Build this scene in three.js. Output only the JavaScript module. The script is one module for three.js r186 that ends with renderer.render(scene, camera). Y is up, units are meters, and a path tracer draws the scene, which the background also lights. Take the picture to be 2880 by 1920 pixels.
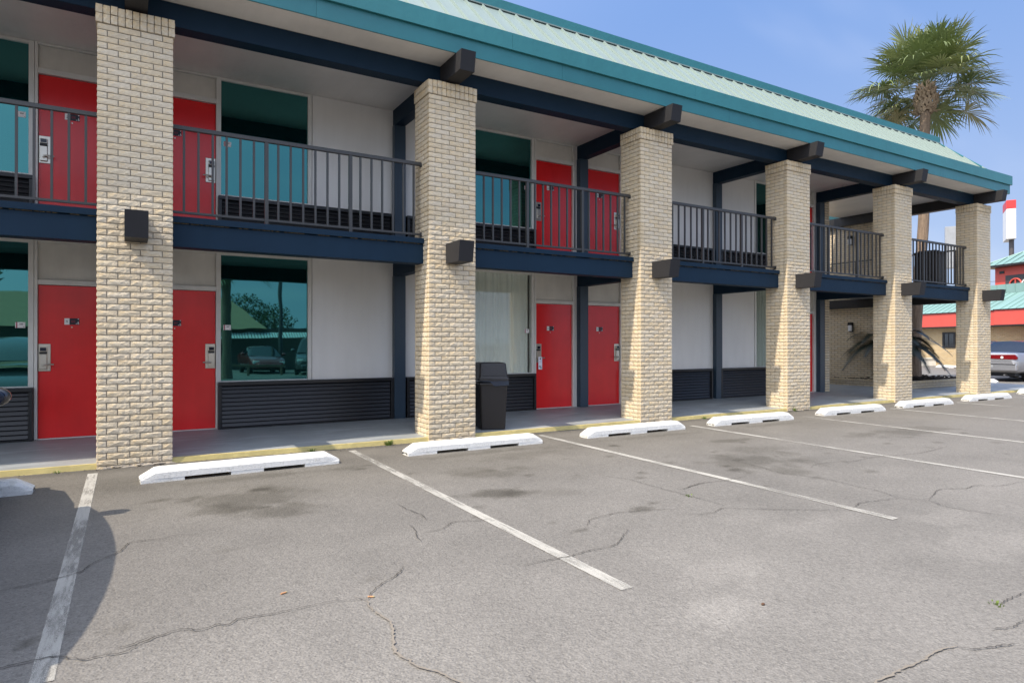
import * as THREE from 'three';
import { mergeGeometries } from 'three/addons/utils/BufferGeometryUtils.js';
import { RoundedBoxGeometry } from 'three/addons/geometries/RoundedBoxGeometry.js';

// ------------------------------------------------------------------ camera, sky, sun, exposure
const EYE = 1.358, DIST = 8.3, YAW = 30.81 * Math.PI / 180;
const scene = new THREE.Scene();
const camera = new THREE.PerspectiveCamera(55.62, 1024 / 682, 0.05, 2000);
camera.position.set(0, EYE, DIST);
camera.lookAt(100 * Math.sin(YAW), EYE + 100 * 0.0034, DIST - 100 * Math.cos(YAW));

const SUN = new THREE.Vector3(-0.77, 1, 0.145).normalize();
const sun = new THREE.DirectionalLight(0xfff0da, 2.95);
sun.position.copy(SUN).multiplyScalar(80).add(new THREE.Vector3(10, 0, 0));
sun.target.position.set(10, 0, 0);
sun.castShadow = true; sun.shadow.mapSize.set(4096, 4096); sun.shadow.radius = 1;
Object.assign(sun.shadow.camera, { left: -40, right: 40, top: 40, bottom: -40, near: 1, far: 200 });
scene.add(sun, sun.target);
const EXPOSURE = 1.95;

// ------------------------------------------------------------------ random numbers and noise
function mulberry(a) { return () => { a |= 0; a = a + 0x6D2B79F5 | 0; let t = Math.imul(a ^ a >>> 15, 1 | a); t = t + Math.imul(t ^ t >>> 7, 61 | t) ^ t; return ((t ^ t >>> 14) >>> 0) / 4294967296; }; }
const rnd = mulberry(20240);
const rr = (a, b) => a + (b - a) * rnd();
function hash(x, y, s) { let h = Math.imul(x, 374761393) + Math.imul(y, 668265263) + Math.imul(s, 2147483647 ^ 0x5bd1e995) | 0; h = Math.imul(h ^ h >>> 13, 1274126177); return ((h ^ h >>> 16) >>> 0) / 4294967296; }
function vnoise(x, y, px, py, s) { // value noise, period px, py
  const xi = Math.floor(x), yi = Math.floor(y), fx = x - xi, fy = y - yi, u = fx * fx * (3 - 2 * fx), v = fy * fy * (3 - 2 * fy);
  const m = (n, p) => p ? ((n % p) + p) % p : n;
  const a = hash(m(xi, px), m(yi, py), s), b = hash(m(xi + 1, px), m(yi, py), s), c = hash(m(xi, px), m(yi + 1, py), s), d = hash(m(xi + 1, px), m(yi + 1, py), s);
  return a + (b - a) * u + (c - a) * v + (a - b - c + d) * u * v;
}
function fbm(x, y, oct, s, p = 0) { let f = 0, a = 0.5, n = 0; for (let i = 0; i < oct; i++) { f += a * vnoise(x, y, p, p, s + i * 17); n += a; a *= 0.5; x *= 2; y *= 2; p *= 2; } return f / n; }
const clamp = (v, a = 0, b = 1) => Math.min(b, Math.max(a, v));
const sstep = (a, b, v) => { const t = clamp((v - a) / (b - a)); return t * t * (3 - 2 * t); };

function tex(w, h, fn, { srgb = false, rep = [1, 1] } = {}) { // fn(u, v) -> [r, g, b, a] in 0..1
  const d = new Uint8Array(w * h * 4);
  for (let j = 0; j < h; j++) for (let i = 0; i < w; i++) {
    const c = fn(i / w, j / h, i, j), k = (j * w + i) * 4;
    d[k] = clamp(c[0]) * 255; d[k + 1] = clamp(c[1]) * 255; d[k + 2] = clamp(c[2]) * 255; d[k + 3] = c.length > 3 ? clamp(c[3]) * 255 : 255;
  }
  const t = new THREE.DataTexture(d, w, h);
  t.wrapS = t.wrapT = THREE.RepeatWrapping; t.magFilter = THREE.LinearFilter; t.minFilter = THREE.LinearFilter;
  if (srgb) t.colorSpace = THREE.SRGBColorSpace;
  t.repeat.set(rep[0], rep[1]); t.needsUpdate = true; return t;
}
function again(t, x, y) { const c = t.clone(); c.repeat.set(x, y); c.needsUpdate = true; return c; }

// the sky: clear spring air, whitish low down and round the sun, with a few faint wisps
function skyTexture() {
  const W = 1024, H = 512, d = new Float32Array(W * H * 4), v = new THREE.Vector3();
  for (let j = 0; j < H; j++) for (let i = 0; i < W; i++) {
    const az = (i + 0.5) / W * 2 * Math.PI - Math.PI, el = ((j + 0.5) / H - 0.5) * Math.PI;
    v.set(Math.cos(el) * Math.cos(az), Math.sin(el), Math.cos(el) * Math.sin(az));
    const s = Math.max(0, v.y), t = 1 - Math.exp(-s * 3.6), g = Math.max(0, v.dot(SUN));
    let r = 0.345 - 0.275 * t, gg = 0.41 - 0.245 * t, b = 0.505 - 0.1 * t;
    const c = v.dot(SUN), halo = 1.05 * Math.pow(Math.max(0, c + 0.12) / 1.12, 1.6) + 0.6 * Math.pow(g, 10);
    r += halo; gg += halo * 0.97; b += halo * 0.9;
    if (v.y > 0.02) {
      const x = v.x / (v.y + 0.25) * 2.2, y = v.z / (v.y + 0.25) * 2.2;
      const c = sstep(0.5, 0.85, fbm(x * 0.8 + 3, y * 2.4, 5, 5)) * 0.05;
      r += c * 0.9; gg += c * 0.75; b += c * 0.5;
    }
    if (v.y < 0) { const k = sstep(0, -0.12, v.y); r = r * (1 - k) + 0.22 * k; gg = gg * (1 - k) + 0.22 * k; b = b * (1 - k) + 0.22 * k; }
    const k = (j * W + i) * 4; d[k] = r; d[k + 1] = gg; d[k + 2] = b; d[k + 3] = 1;
  }
  const t = new THREE.DataTexture(d, W, H, THREE.RGBAFormat, THREE.FloatType);
  t.mapping = THREE.EquirectangularReflectionMapping; t.magFilter = THREE.LinearFilter; t.minFilter = THREE.LinearFilter; t.wrapS = THREE.RepeatWrapping; t.needsUpdate = true; return t;
}
scene.background = skyTexture(); scene.environment = scene.background;

// ------------------------------------------------------------------ helpers
const taken = {};
function numbered(n) { const k = taken[n] = (taken[n] ?? -1) + 1; return k ? n + '_' + String(k).padStart(3, '0') : n; }
function tag(o, label, category, group, kind) { o.userData = {}; if (label) o.userData.label = label; if (category) o.userData.category = category; if (group) o.userData.group = group; if (kind) o.userData.kind = kind; return o; }
function thing(name, label, category, [x, y, z] = [0, 0, 0], turn = 0, group) { const g = new THREE.Group(); g.name = numbered(name); g.position.set(x, y, z); g.rotation.y = turn; scene.add(g); return tag(g, label, category, group); }
function uvMetres(g) { // flat mapping in metres by the way each face looks
  const p = g.attributes.position, n = g.attributes.normal, uv = new Float32Array(p.count * 2);
  for (let i = 0; i < p.count; i++) {
    const ax = Math.abs(n.getX(i)), ay = Math.abs(n.getY(i)), az = Math.abs(n.getZ(i));
    if (ay >= ax && ay >= az) { uv[i * 2] = p.getX(i); uv[i * 2 + 1] = p.getZ(i); }
    else if (ax >= az) { uv[i * 2] = p.getZ(i); uv[i * 2 + 1] = p.getY(i); }
    else { uv[i * 2] = p.getX(i); uv[i * 2 + 1] = p.getY(i); }
  }
  g.setAttribute('uv', new THREE.BufferAttribute(uv, 2)); return g;
}
function prep(g) {
  let h = g.index ? g.toNonIndexed() : g;
  for (const k of Object.keys(h.attributes)) if (!['position', 'normal', 'uv', 'color'].includes(k)) h.deleteAttribute(k);
  if (!h.attributes.normal) h.computeVertexNormals();
  return h;
}
function box(x0, y0, z0, x1, y1, z1, r = 0) {
  const w = x1 - x0, h = y1 - y0, d = z1 - z0;
  const g = prep(r ? new RoundedBoxGeometry(w, h, d, 1, r) : new THREE.BoxGeometry(w, h, d));
  g.translate((x0 + x1) / 2, (y0 + y1) / 2, (z0 + z1) / 2); return uvMetres(g);
}
function cyl(r0, r1, h, n = 20) { return uvMetres(prep(new THREE.CylinderGeometry(r0, r1, h, n))); }
function tris(list, smooth = false) { // list of [a, b, c] or [a, b, c, d] corners
  const p = [];
  for (const f of list) { p.push(...f[0], ...f[1], ...f[2]); if (f.length > 3) p.push(...f[0], ...f[2], ...f[3]); }
  const g = new THREE.BufferGeometry(); g.setAttribute('position', new THREE.Float32BufferAttribute(p, 3)); g.computeVertexNormals(); return uvMetres(g);
}
function prism(pts, z0, z1) { // polygon in x, y (anticlockwise) pushed out along z
  const f = [], n = pts.length;
  const tr = THREE.ShapeUtils.triangulateShape(pts.map(p => new THREE.Vector2(p[0], p[1])), []);
  for (const t of tr) { f.push(t.map(i => [...pts[i], z1])); f.push([t[2], t[1], t[0]].map(i => [...pts[i], z0])); }
  for (let i = 0; i < n; i++) { const a = pts[i], b = pts[(i + 1) % n]; f.push([[...a, z0], [...b, z0], [...b, z1], [...a, z1]]); }
  return tris(f);
}
function tube(pts, r, n = 8, seg = 24, taper) {
  const c = new THREE.CatmullRomCurve3(pts.map(p => new THREE.Vector3(...p)));
  const g = new THREE.TubeGeometry(c, seg, 1, n); const p = g.attributes.position, v = new THREE.Vector3(), o = new THREE.Vector3();
  for (let i = 0; i <= seg; i++) { c.getPointAt(i / seg, o); const rad = taper ? taper(i / seg) : r; for (let j = 0; j <= n; j++) { const k = i * (n + 1) + j; v.fromBufferAttribute(p, k).sub(o).multiplyScalar(rad).add(o); p.setXYZ(k, v.x, v.y, v.z); } }
  g.computeVertexNormals(); const u = g.attributes.uv, len = c.getLength(); for (let i = 0; i < u.count; i++) u.setXY(i, u.getX(i) * len, u.getY(i) * 2 * Math.PI * (r || taper(0)));
  return prep(g);
}
function loft(rings) { // rings of equally many points -> skin, smooth
  const n = rings[0].length, p = [], ix = [], uv = [];
  rings.forEach((r, i) => r.forEach((q, j) => { p.push(...q); uv.push(q[0], q[1]); }));
  for (let i = 0; i < rings.length - 1; i++) for (let j = 0; j < n - 1; j++) { const a = i * n + j; ix.push(a, a + 1, a + n, a + 1, a + n + 1, a + n); }
  const g = new THREE.BufferGeometry(); g.setAttribute('position', new THREE.Float32BufferAttribute(p, 3)); g.setAttribute('uv', new THREE.Float32BufferAttribute(uv, 2)); g.setIndex(ix); g.computeVertexNormals(); return prep(g);
}
function mesh(name, geos, mat, parent, label) {
  const g = Array.isArray(geos) ? (geos.length > 1 ? mergeGeometries(geos) : geos[0]) : geos;
  const m = new THREE.Mesh(g, mat); m.name = parent ? name : numbered(name); m.castShadow = m.receiveShadow = true;
  if (label) m.userData.label = label;
  (parent ?? scene).add(m); return m;
}
function stuff(m) { m.userData.kind = 'stuff'; return m; }
function group(name, parent) { const g = new THREE.Group(); g.name = name; parent.add(g); return g; }
function paintRGB(g, c) { const n = g.attributes.position.count, a = new Float32Array(n * 3); for (let i = 0; i < n; i++) { a[i * 3] = c[0]; a[i * 3 + 1] = c[1]; a[i * 3 + 2] = c[2]; } g.setAttribute('color', new THREE.BufferAttribute(a, 3)); return g; }
const lin = (r, g, b) => new THREE.Color().setRGB(r, g, b);

// ------------------------------------------------------------------ textures and materials
const tMottle = tex(512, 512, (u, v) => { const n = fbm(u * 6, v * 6, 5, 3, 6), s = fbm(u * 40, v * 5, 3, 9, 5); const c = 0.8 + 0.2 * n + 0.06 * (s - 0.5); return [c, c, c * 0.995]; });
const tGrain = tex(512, 512, (u, v) => { const n = 0.6 * fbm(u * 64, v * 64, 3, 31, 64) + 0.4 * hash(u * 512 | 0, v * 512 | 0, 4); return [n, n, n]; });
const tStreak = tex(512, 512, (u, v) => { const s = fbm(u * 24, v * 3, 4, 12, 0), n = fbm(u * 5, v * 5, 4, 14, 5); const c = 0.9 + 0.045 * s + 0.1 * n - 0.04; return [c, c * 0.997, c * 0.985]; });
const tBrick = tex(512, 512, (u, v) => { const n = fbm(u * 12, v * 12, 4, 40, 12), q = fbm(u * 60, v * 60, 2, 44, 60), y = sstep(0.55, 0.8, fbm(u * 9 + 5, v * 9, 3, 47, 9)); return [0.84 + 0.2 * n - 0.06 * (1 - q), 0.82 + 0.2 * n - 0.07 * y - 0.06 * (1 - q), 0.8 + 0.2 * n - 0.2 * y - 0.06 * (1 - q)]; });
const tRough = tex(256, 256, (u, v) => { const n = fbm(u * 24, v * 24, 4, 60, 24); return [n, n, n]; });
const tAsphalt = tex(1024, 1024, (u, v, i, j) => {
  const a = hash(i >> 1, j >> 1, 1), b = hash(i, j, 2), c = vnoise(u * 256, v * 256, 256, 256, 8), m = vnoise(u * 110, v * 110, 110, 110, 18);
  let k = 0.62 + 0.2 * (c - 0.5) + 0.16 * (m - 0.5) + 0.16 * (b - 0.5) + 0.14 * (a - 0.5);
  const st = vnoise(u * 200 + 3, v * 200, 200, 200, 9); if (st > 0.86) k += 0.2 * (hash(Math.floor(u * 200), Math.floor(v * 200), 6)); if (st < 0.13) k -= 0.16;
  return [k * 1.01, k, k * 0.985];
});
const tAsphaltBump = tex(1024, 1024, (u, v, i, j) => { const n = 0.5 * vnoise(u * 200, v * 200, 200, 200, 9) + 0.35 * vnoise(u * 110, v * 110, 110, 110, 18) + 0.15 * hash(i, j, 2); return [n, n, n]; });
const tSlab = tex(1024, 512, (u, v) => { const n = fbm(u * 10, v * 5, 5, 70, 5), q = fbm(u * 90, v * 90, 2, 72, 90), w = sstep(0.6, 0.74, fbm(u * 10 + 9, v * 20, 5, 77, 10)); const c = 0.62 + 0.35 * n + 0.06 * q + 0.35 * w; return [c, c, c * 0.98]; });
const tStop = tex(512, 512, (u, v) => { const n = fbm(u * 8, v * 8, 5, 150, 8), d = sstep(0.6, 0.72, fbm(u * 14 + 2, v * 14, 4, 155, 14)), f = sstep(0.71, 0.76, fbm(u * 50, v * 50, 2, 158, 50)); const c = 0.9 + 0.1 * n - 0.1 * d - 0.14 * f; return [c, c * (1 - 0.01 * d), c * (1 - 0.04 * d)]; });
const tWorn = tex(256, 2048, (u, v, i, j) => {
  const n = fbm(u * 6, v * 48, 4, 80), f = hash(i >> 1, j >> 1, 83), edge = Math.min(u, 1 - u), e = sstep(0.0, 0.06, edge - 0.035 * fbm(u * 3, v * 160, 2, 88));
  const low = fbm(1, v * 9, 3, 90), a = e * clamp(1.0 - 0.85 * sstep(0.4, 0.78, 0.4 * n + 0.2 * f + 0.5 * low));
  const c = 0.8 + 0.2 * n; return [c, c, c * 0.98, a];
});
const tBark = tex(256, 512, (u, v) => { const ring = fbm(u * 3, v * 44, 3, 100, 0), n = fbm(u * 14, v * 28, 4, 103, 14); const c = 0.55 + 0.4 * ring + 0.25 * (n - 0.5); return [c, c * 0.98, c * 0.95]; });

const std = (color, rough = 0.6, o = {}) => new THREE.MeshStandardMaterial({ color, roughness: rough, side: THREE.DoubleSide, ...o });
const phy = (color, rough, o) => new THREE.MeshPhysicalMaterial({ color, roughness: rough, side: THREE.DoubleSide, ...o });
const m05 = again(tMottle, 0.5, 0.5), m1 = again(tMottle, 1, 1), g2 = again(tGrain, 2, 2), g6 = again(tGrain, 5, 5);
const M = {
  navy: phy(lin(0.008, 0.027, 0.054), 0.55, { specularIntensity: 0.35, map: m05, bumpMap: g2, bumpScale: 0.0016 }),
  bracket: phy(lin(0.027, 0.027, 0.03), 0.6, { specularIntensity: 0.5, map: m05, bumpMap: g2, bumpScale: 0.0016 }),
  post: std(lin(0.032, 0.058, 0.09), 0.34, { map: m05, bumpMap: g2, bumpScale: 0.0008 }),
  rail: std(lin(0.052, 0.052, 0.052), 0.38, { map: m1, bumpMap: g6, bumpScale: 0.0004 }),
  louver: std(lin(0.014, 0.015, 0.018), 0.33, { map: m1, bumpMap: g6, bumpScale: 0.0006 }),
  white: std(lin(0.85, 0.84, 0.82), 0.27, { map: again(tStreak, 0.7, 0.35), bumpMap: again(tRough, 0.5, 0.5), bumpScale: 0.0012 }),
  transom: std(lin(0.74, 0.72, 0.66), 0.42, { map: again(tMottle, 0.9, 0.9), bumpMap: g2, bumpScale: 0.0006 }),
  trim: std(lin(0.78, 0.77, 0.73), 0.35, { map: m1 }),
  soffit: std(lin(0.87, 0.84, 0.79), 0.6, { map: again(tMottle, 0.3, 0.3), bumpMap: g2, bumpScale: 0.0008 }),
  ceiling: std(lin(0.86, 0.83, 0.79), 0.38, { map: again(tMottle, 0.3, 0.3), bumpMap: again(tRough, 0.7, 0.7), bumpScale: 0.004 }),
  red: std(lin(0.85, 0.022, 0.024), 0.22, { map: again(tMottle, 0.6, 0.6), bumpMap: again(tGrain, 3, 3), bumpScale: 0.0002 }),
  teal: std(lin(0.034, 0.192, 0.215), 0.35, { map: again(tMottle, 0.25, 0.25), bumpMap: again(tRough, 0.4, 0.4), bumpScale: 0.003 }),
  tealRoof: std(lin(0.24, 0.31, 0.293), 0.42, { map: again(tMottle, 0.4, 0.4), bumpMap: again(tRough, 0.4, 0.4), bumpScale: 0.002 }),
  tealFar: std(lin(0.19, 0.325, 0.31), 0.45, { map: again(tMottle, 0.2, 0.2) }),
  mortar: std(lin(0.3, 0.27, 0.23), 0.95, { map: m1, bumpMap: g2, bumpScale: 0.002 }),
  steel: std(lin(0.62, 0.58, 0.5), 0.32, { metalness: 1, map: m1 }),
  black: std(lin(0.012, 0.012, 0.014), 0.45, { map: m1 }),
  screen: std(lin(0.006, 0.012, 0.03), 0.15),
  plastic: std(lin(0.018, 0.016, 0.017), 0.42, { map: m1, bumpMap: g6, bumpScale: 0.0012 }),
  bag: std(lin(0.02, 0.03, 0.05), 0.18),
  slab: std(lin(0.3, 0.325, 0.345), 0.5, { map: again(tSlab, 0.25, 0.5), bumpMap: g2, bumpScale: 0.001 }),
  kerb: std(lin(0.62, 0.52, 0.22), 0.7, { map: again(tSlab, 0.8, 1.6), bumpMap: g2, bumpScale: 0.004 }),
  stop: std(lin(0.8, 0.8, 0.775), 0.7, { map: again(tStop, 1.1, 1.1), bumpMap: again(tGrain, 1.5, 1.5), bumpScale: 0.004 }),
  line: std(lin(0.47, 0.46, 0.435), 0.75, { map: tWorn, transparent: true, bumpMap: again(tGrain, 1, 12), bumpScale: 0.002 }),
  crack: std(lin(0.05, 0.046, 0.041), 0.95),
  crackFill: std(lin(0.22, 0.195, 0.165), 0.95, { map: m1 }),
  glassTeal: phy(lin(0.002, 0.014, 0.014), 0.015, { ior: 2.6, specularColor: lin(0.28, 0.95, 0.93), bumpMap: again(tRough, 0.05, 0.05), bumpScale: 0.0016 }),
  glassClear: phy(lin(0.95, 0.975, 0.96), 0.0, { transmission: 1, thickness: 0, ior: 1.55 }),
  curtain: std(lin(0.86, 0.86, 0.82), 0.9, { map: again(tStreak, 2, 0.4) }),
  curtainDull: std(lin(0.55, 0.58, 0.54), 0.9, { map: again(tStreak, 2, 0.4) }),
  interior: std(lin(0.05, 0.05, 0.05), 0.9),
  lampGlass: std(lin(0.75, 0.76, 0.78), 0.3),
  soil: std(lin(0.055, 0.04, 0.028), 0.95, { map: m1, bumpMap: g2, bumpScale: 0.03 }),
  trunk: std(lin(0.25, 0.185, 0.135), 0.9, { map: again(tBark, 1, 0.55), bumpMap: again(tBark, 1, 0.55), bumpScale: 0.04 }),
  boot: std(lin(0.36, 0.265, 0.18), 0.9, { map: m1 }),
  frond: phy(lin(0.25, 0.285, 0.11), 0.42, { transmission: 0.22, thickness: 0 }),
  frondOld: phy(lin(0.33, 0.3, 0.13), 0.5, { transmission: 0.2, thickness: 0 }),
  frondDark: phy(lin(0.165, 0.215, 0.08), 0.4, { transmission: 0.18, thickness: 0 }),
  sago: std(lin(0.011, 0.021, 0.008), 0.45),
  grass: phy(lin(0.13, 0.2, 0.025), 0.6, { transmission: 0.3, thickness: 0 }),
  straw: std(lin(0.34, 0.28, 0.15), 0.8),
  butt: std(lin(0.5, 0.25, 0.12), 0.8),
  pebble: std(lin(0.09, 0.045, 0.025), 0.8),
  farRed: std(lin(0.6, 0.085, 0.065), 0.5, { map: again(tMottle, 0.3, 0.3) }),
  signWhite: std(lin(0.78, 0.79, 0.8), 0.4, { map: m1 }),
  signGrey: std(lin(0.3, 0.32, 0.35), 0.4, { map: m1 }),
  pole: std(lin(0.06, 0.055, 0.06), 0.5),
  tyre: std(lin(0.018, 0.018, 0.018), 0.85),
  rim: std(lin(0.5, 0.5, 0.5), 0.3, { metalness: 0.9 }),
  carGlass: phy(lin(0.01, 0.013, 0.018), 0.04, { ior: 1.7 }),
  lampRed: phy(lin(0.17, 0.006, 0.008), 0.12, { clearcoat: 1, clearcoatRoughness: 0.04 }),
  lampClear: phy(lin(0.75, 0.75, 0.75), 0.1, { clearcoat: 1 }),
  tanRoof: std(lin(0.3, 0.22, 0.13), 0.9, { map: again(tMottle, 1, 1) }),
  dinerWall: std(lin(0.1, 0.085, 0.07), 0.8),
  awning: std(lin(0.6, 0.62, 0.62), 0.5),
  leaf: phy(lin(0.045, 0.075, 0.022), 0.6, { transmission: 0.2, thickness: 0 }),
  wood: std(lin(0.2, 0.14, 0.09), 0.8),
  dirtStrip: std(lin(0.33, 0.25, 0.12), 0.9, { map: again(tRough, 3, 3) }),
};
const brickTones = [[0.71, 0.62, 0.465], [0.715, 0.635, 0.495], [0.68, 0.58, 0.415], [0.725, 0.635, 0.475], [0.685, 0.61, 0.475], [0.705, 0.6, 0.43], [0.655, 0.57, 0.43]];
const brickMats = brickTones.map(c => std(lin(...c), 0.85, { map: again(tBrick, 1.6, 1.6), bumpMap: again(tRough, 2.6, 2.6), bumpScale: 0.006 }));
M.brickStuff = std(lin(1, 1, 1), 0.85, { vertexColors: true, map: again(tBrick, 1.6, 1.6), bumpMap: again(tRough, 2.6, 2.6), bumpScale: 0.006 });

// ------------------------------------------------------------------ ground: one sheet, falling gently away from the building
const gy = z => -0.008 * clamp(z, 0, 40);
function lines(a, b, step, lo, hi, coarse) { const s = new Set([lo, hi]); for (let x = lo; x < a; x += coarse) s.add(+x.toFixed(3)); for (let x = a; x <= b; x += step) s.add(+x.toFixed(3)); for (let x = b; x < hi; x += coarse) s.add(+x.toFixed(3)); return [...s].sort((p, q) => p - q); }
const STAINS = [[1.0, 2.15, 0.55, 0.42, -0.3], [1.08, 2.72, 0.3, 0.22, -0.32], [0.72, 2.4, 0.34, 0.14, -0.25], [3.43, 2.3, 0.5, 0.22, -0.22], [3.2, 2.05, 0.4, 0.2, -0.16], [2.92, 3.06, 0.32, 0.22, -0.42], [3.2, 3.2, 0.25, 0.12, -0.25], [3.45, 3.33, 0.3, 0.16, -0.1],
  [6.4, 3.2, 0.75, 0.5, -0.28], [6.25, 3.85, 0.3, 0.25, -0.25], [7.0, 2.7, 0.5, 0.3, -0.15], [10.6, 2.75, 1.2, 0.35, -0.22], [9.6, 2.6, 0.5, 0.2, -0.18], [7.4, 2.0, 0.35, 0.15, -0.3], [4.2, 1.5, 0.7, 0.3, -0.14], [1.2, 1.25, 0.9, 0.12, -0.22], [4.0, 1.15, 1.1, 0.12, -0.2], [6.8, 1.15, 1.1, 0.12, -0.16], [9.4, 1.15, 1.1, 0.12, -0.16], [0.1, 1.0, 0.5, 0.5, -0.12],
  [2.79, 5.95, 0.35, 0.2, 0.16], [5.19, 6.1, 0.5, 0.3, 0.14], [5.65, 5.6, 0.4, 0.2, 0.14], [4.2, 4.8, 0.5, 0.15, 0.06], [3.1, 5.55, 0.4, 0.2, 0.12], [4.5, 5.2, 0.6, 0.2, 0.08]];
{ const R = mulberry(77); for (let i = 0; i < 70; i++) { const r = 0.03 + 0.07 * R() * R(); STAINS.push([R() * 13 - 0.5, 1.2 + 3.6 * R(), r * (1 + R()), r, -0.12 - 0.3 * R()]); } }
{
  const xs = lines(-2.6, 14, 0.055, -120, 260, 8), zs = lines(-0.1, 8, 0.055, -220, 120, 6);
  const p = [], n = [], uv = [], col = [], ix = [];
  for (const z of zs) for (const x of xs) {
    p.push(x, gy(z), z); n.push(0, 1, 0); uv.push(x, z);
    let k = 1.02 + 0.3 * (fbm(x * 0.55 + 7, z * 0.55, 4, 200) - 0.5) + 0.26 * (fbm(x * 2.3, z * 2.3 + 3, 3, 210) - 0.5), warm = 0;
    if (x > -3 && x < 16 && z > -0.2 && z < 8.2) {
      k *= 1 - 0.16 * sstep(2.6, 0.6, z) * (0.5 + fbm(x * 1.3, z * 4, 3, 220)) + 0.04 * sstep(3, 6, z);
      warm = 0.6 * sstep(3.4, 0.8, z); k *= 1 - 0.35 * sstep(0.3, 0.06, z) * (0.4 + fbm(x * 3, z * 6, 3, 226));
      for (const [sx, sz, rx, rz, a] of STAINS) {
        const dx = (x - sx) / rx, dz = (z - sz) / rz, q = dx * dx + dz * dz; if (q > 3.4) continue;
        const w = sstep(1.2, 0.4, Math.sqrt(q) + 1.5 * (fbm(x * 5.5 + sx, z * 5.5, 5, 230) - 0.5)); k *= 1 + 1.25 * a * w; if (a < 0) warm += -a * w * 1.6;
      }
    }
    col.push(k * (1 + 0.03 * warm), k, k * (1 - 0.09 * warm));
  }
  const w = xs.length;
  for (let j = 0; j < zs.length - 1; j++) for (let i = 0; i < w - 1; i++) { const a = j * w + i; ix.push(a, a + w, a + 1, a + 1, a + w, a + w + 1); }
  const g = new THREE.BufferGeometry();
  g.setAttribute('position', new THREE.Float32BufferAttribute(p, 3)); g.setAttribute('normal', new THREE.Float32BufferAttribute(n, 3)); g.setAttribute('uv', new THREE.Float32BufferAttribute(uv, 2)); g.setAttribute('color', new THREE.Float32BufferAttribute(col, 3)); g.setIndex(ix);
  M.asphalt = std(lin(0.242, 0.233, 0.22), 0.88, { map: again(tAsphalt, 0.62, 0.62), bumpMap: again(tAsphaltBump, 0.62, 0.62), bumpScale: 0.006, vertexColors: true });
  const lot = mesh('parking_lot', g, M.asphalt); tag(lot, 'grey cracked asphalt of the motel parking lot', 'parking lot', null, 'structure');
  // cracks: ribbons with ragged edges
  const CR = [
    [[-2.2, 4.9], [-1.2, 4.8], [-0.47, 4.79], [-0.37, 4.78], [-0.26, 4.79], [-0.16, 4.88], [-0.08, 4.88], [0, 4.89], [0.05, 4.84], [0.13, 4.79], [0.24, 4.77], [0.32, 4.82], [0.38, 4.79], [0.43, 4.82], [0.49, 4.78], [0.65, 4.8], [0.77, 4.8], [0.95, 4.8], [1.12, 4.86]],
    [[-0.04, 4.84], [0.04, 4.82], [0.09, 4.79], [0.13, 4.79]], [[-0.9, 3.8], [-0.35, 3.65], [-0.25, 3.6], [-0.16, 3.42], [-0.08, 3.33], [-0.02, 3.23], [0.03, 3.08], [0.15, 3.1], [0.32, 3.07], [0.42, 3.1]],
    [[1.12, 4.88], [1.21, 4.75], [1.3, 4.67], [1.38, 4.62], [1.49, 4.49]], [[2.12, 4.84], [2.3, 4.84], [2.47, 4.85], [2.71, 4.82], [2.89, 4.82], [3.09, 4.69], [3.25, 4.57]],
    [[1.85, 3.89], [2.02, 3.88], [2.19, 3.75], [2.34, 3.8], [2.49, 3.82]], [[1.86, 3.65], [1.84, 3.82], [1.79, 3.96], [1.78, 4.08]], [[3, 4.38], [3.15, 4.23], [3.32, 4.2], [3.46, 4.18], [3.64, 4.22], [3.72, 4.22], [3.95, 4.34]],
    [[4.25, 2.95], [4.39, 3.25], [4.39, 3.49], [4.4, 3.79], [4.41, 4.07], [4.43, 4.5]], [[4.5, 3.85], [4.81, 3.77], [5.05, 3.74]], [[2, 3], [2.02, 3.29], [2.05, 3.44], [2.02, 3.6]],
    [[3.85, 4.46], [4.11, 4.57], [4.34, 4.52], [4.47, 4.6], [4.72, 4.79], [5.09, 5.02], [5.24, 5.09]], [[6.11, 2.58], [6.17, 3.07], [6.1, 3.51], [6.03, 3.85], [6.17, 4.23], [6.13, 4.53], [6.11, 4.85], [6.01, 5.08], [6.14, 5.25]],
    [[6.14, 5.25], [6.43, 5.15], [6.7, 5.08], [6.96, 5.18], [7.18, 5.17], [7.38, 5.29], [7.83, 5.32]], [[6.14, 5.25], [6.05, 5.44], [6.1, 5.69], [6.17, 5.84]], [[5.29, 5.07], [5.52, 5], [5.74, 5.02], [6.01, 5.08]],
    [[4.53, 3.86], [4.86, 3.75], [5.25, 3.78], [5.57, 3.74]], [[6.54, 3.82], [6.77, 3.72], [7.1, 3.72], [7.37, 3.81], [7.81, 3.78], [8.6, 3.9], [9.6, 3.8]], [[3.31, 6.79], [3.39, 6.84], [3.52, 6.88], [3.6, 6.91]], [[3.67, 6.77], [3.78, 6.81], [3.93, 6.8]], [[4.06, 6.65], [4.18, 6.64], [4.38, 6.64]]];
  const FILL = [[[1.08, 4.8], [1.12, 4.88], [1.11, 4.99], [1.12, 5.1], [1.14, 5.21], [1.1, 5.35], [1.05, 5.51], [1.07, 5.59], [1.09, 5.69], [1.15, 5.78], [1.19, 5.89], [1.3, 6.05], [1.4, 6.3]], [[2.5, 6.8], [2.67, 6.76], [2.81, 6.76], [2.94, 6.76], [3.06, 6.76], [3.19, 6.75], [3.34, 6.77]]];
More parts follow.
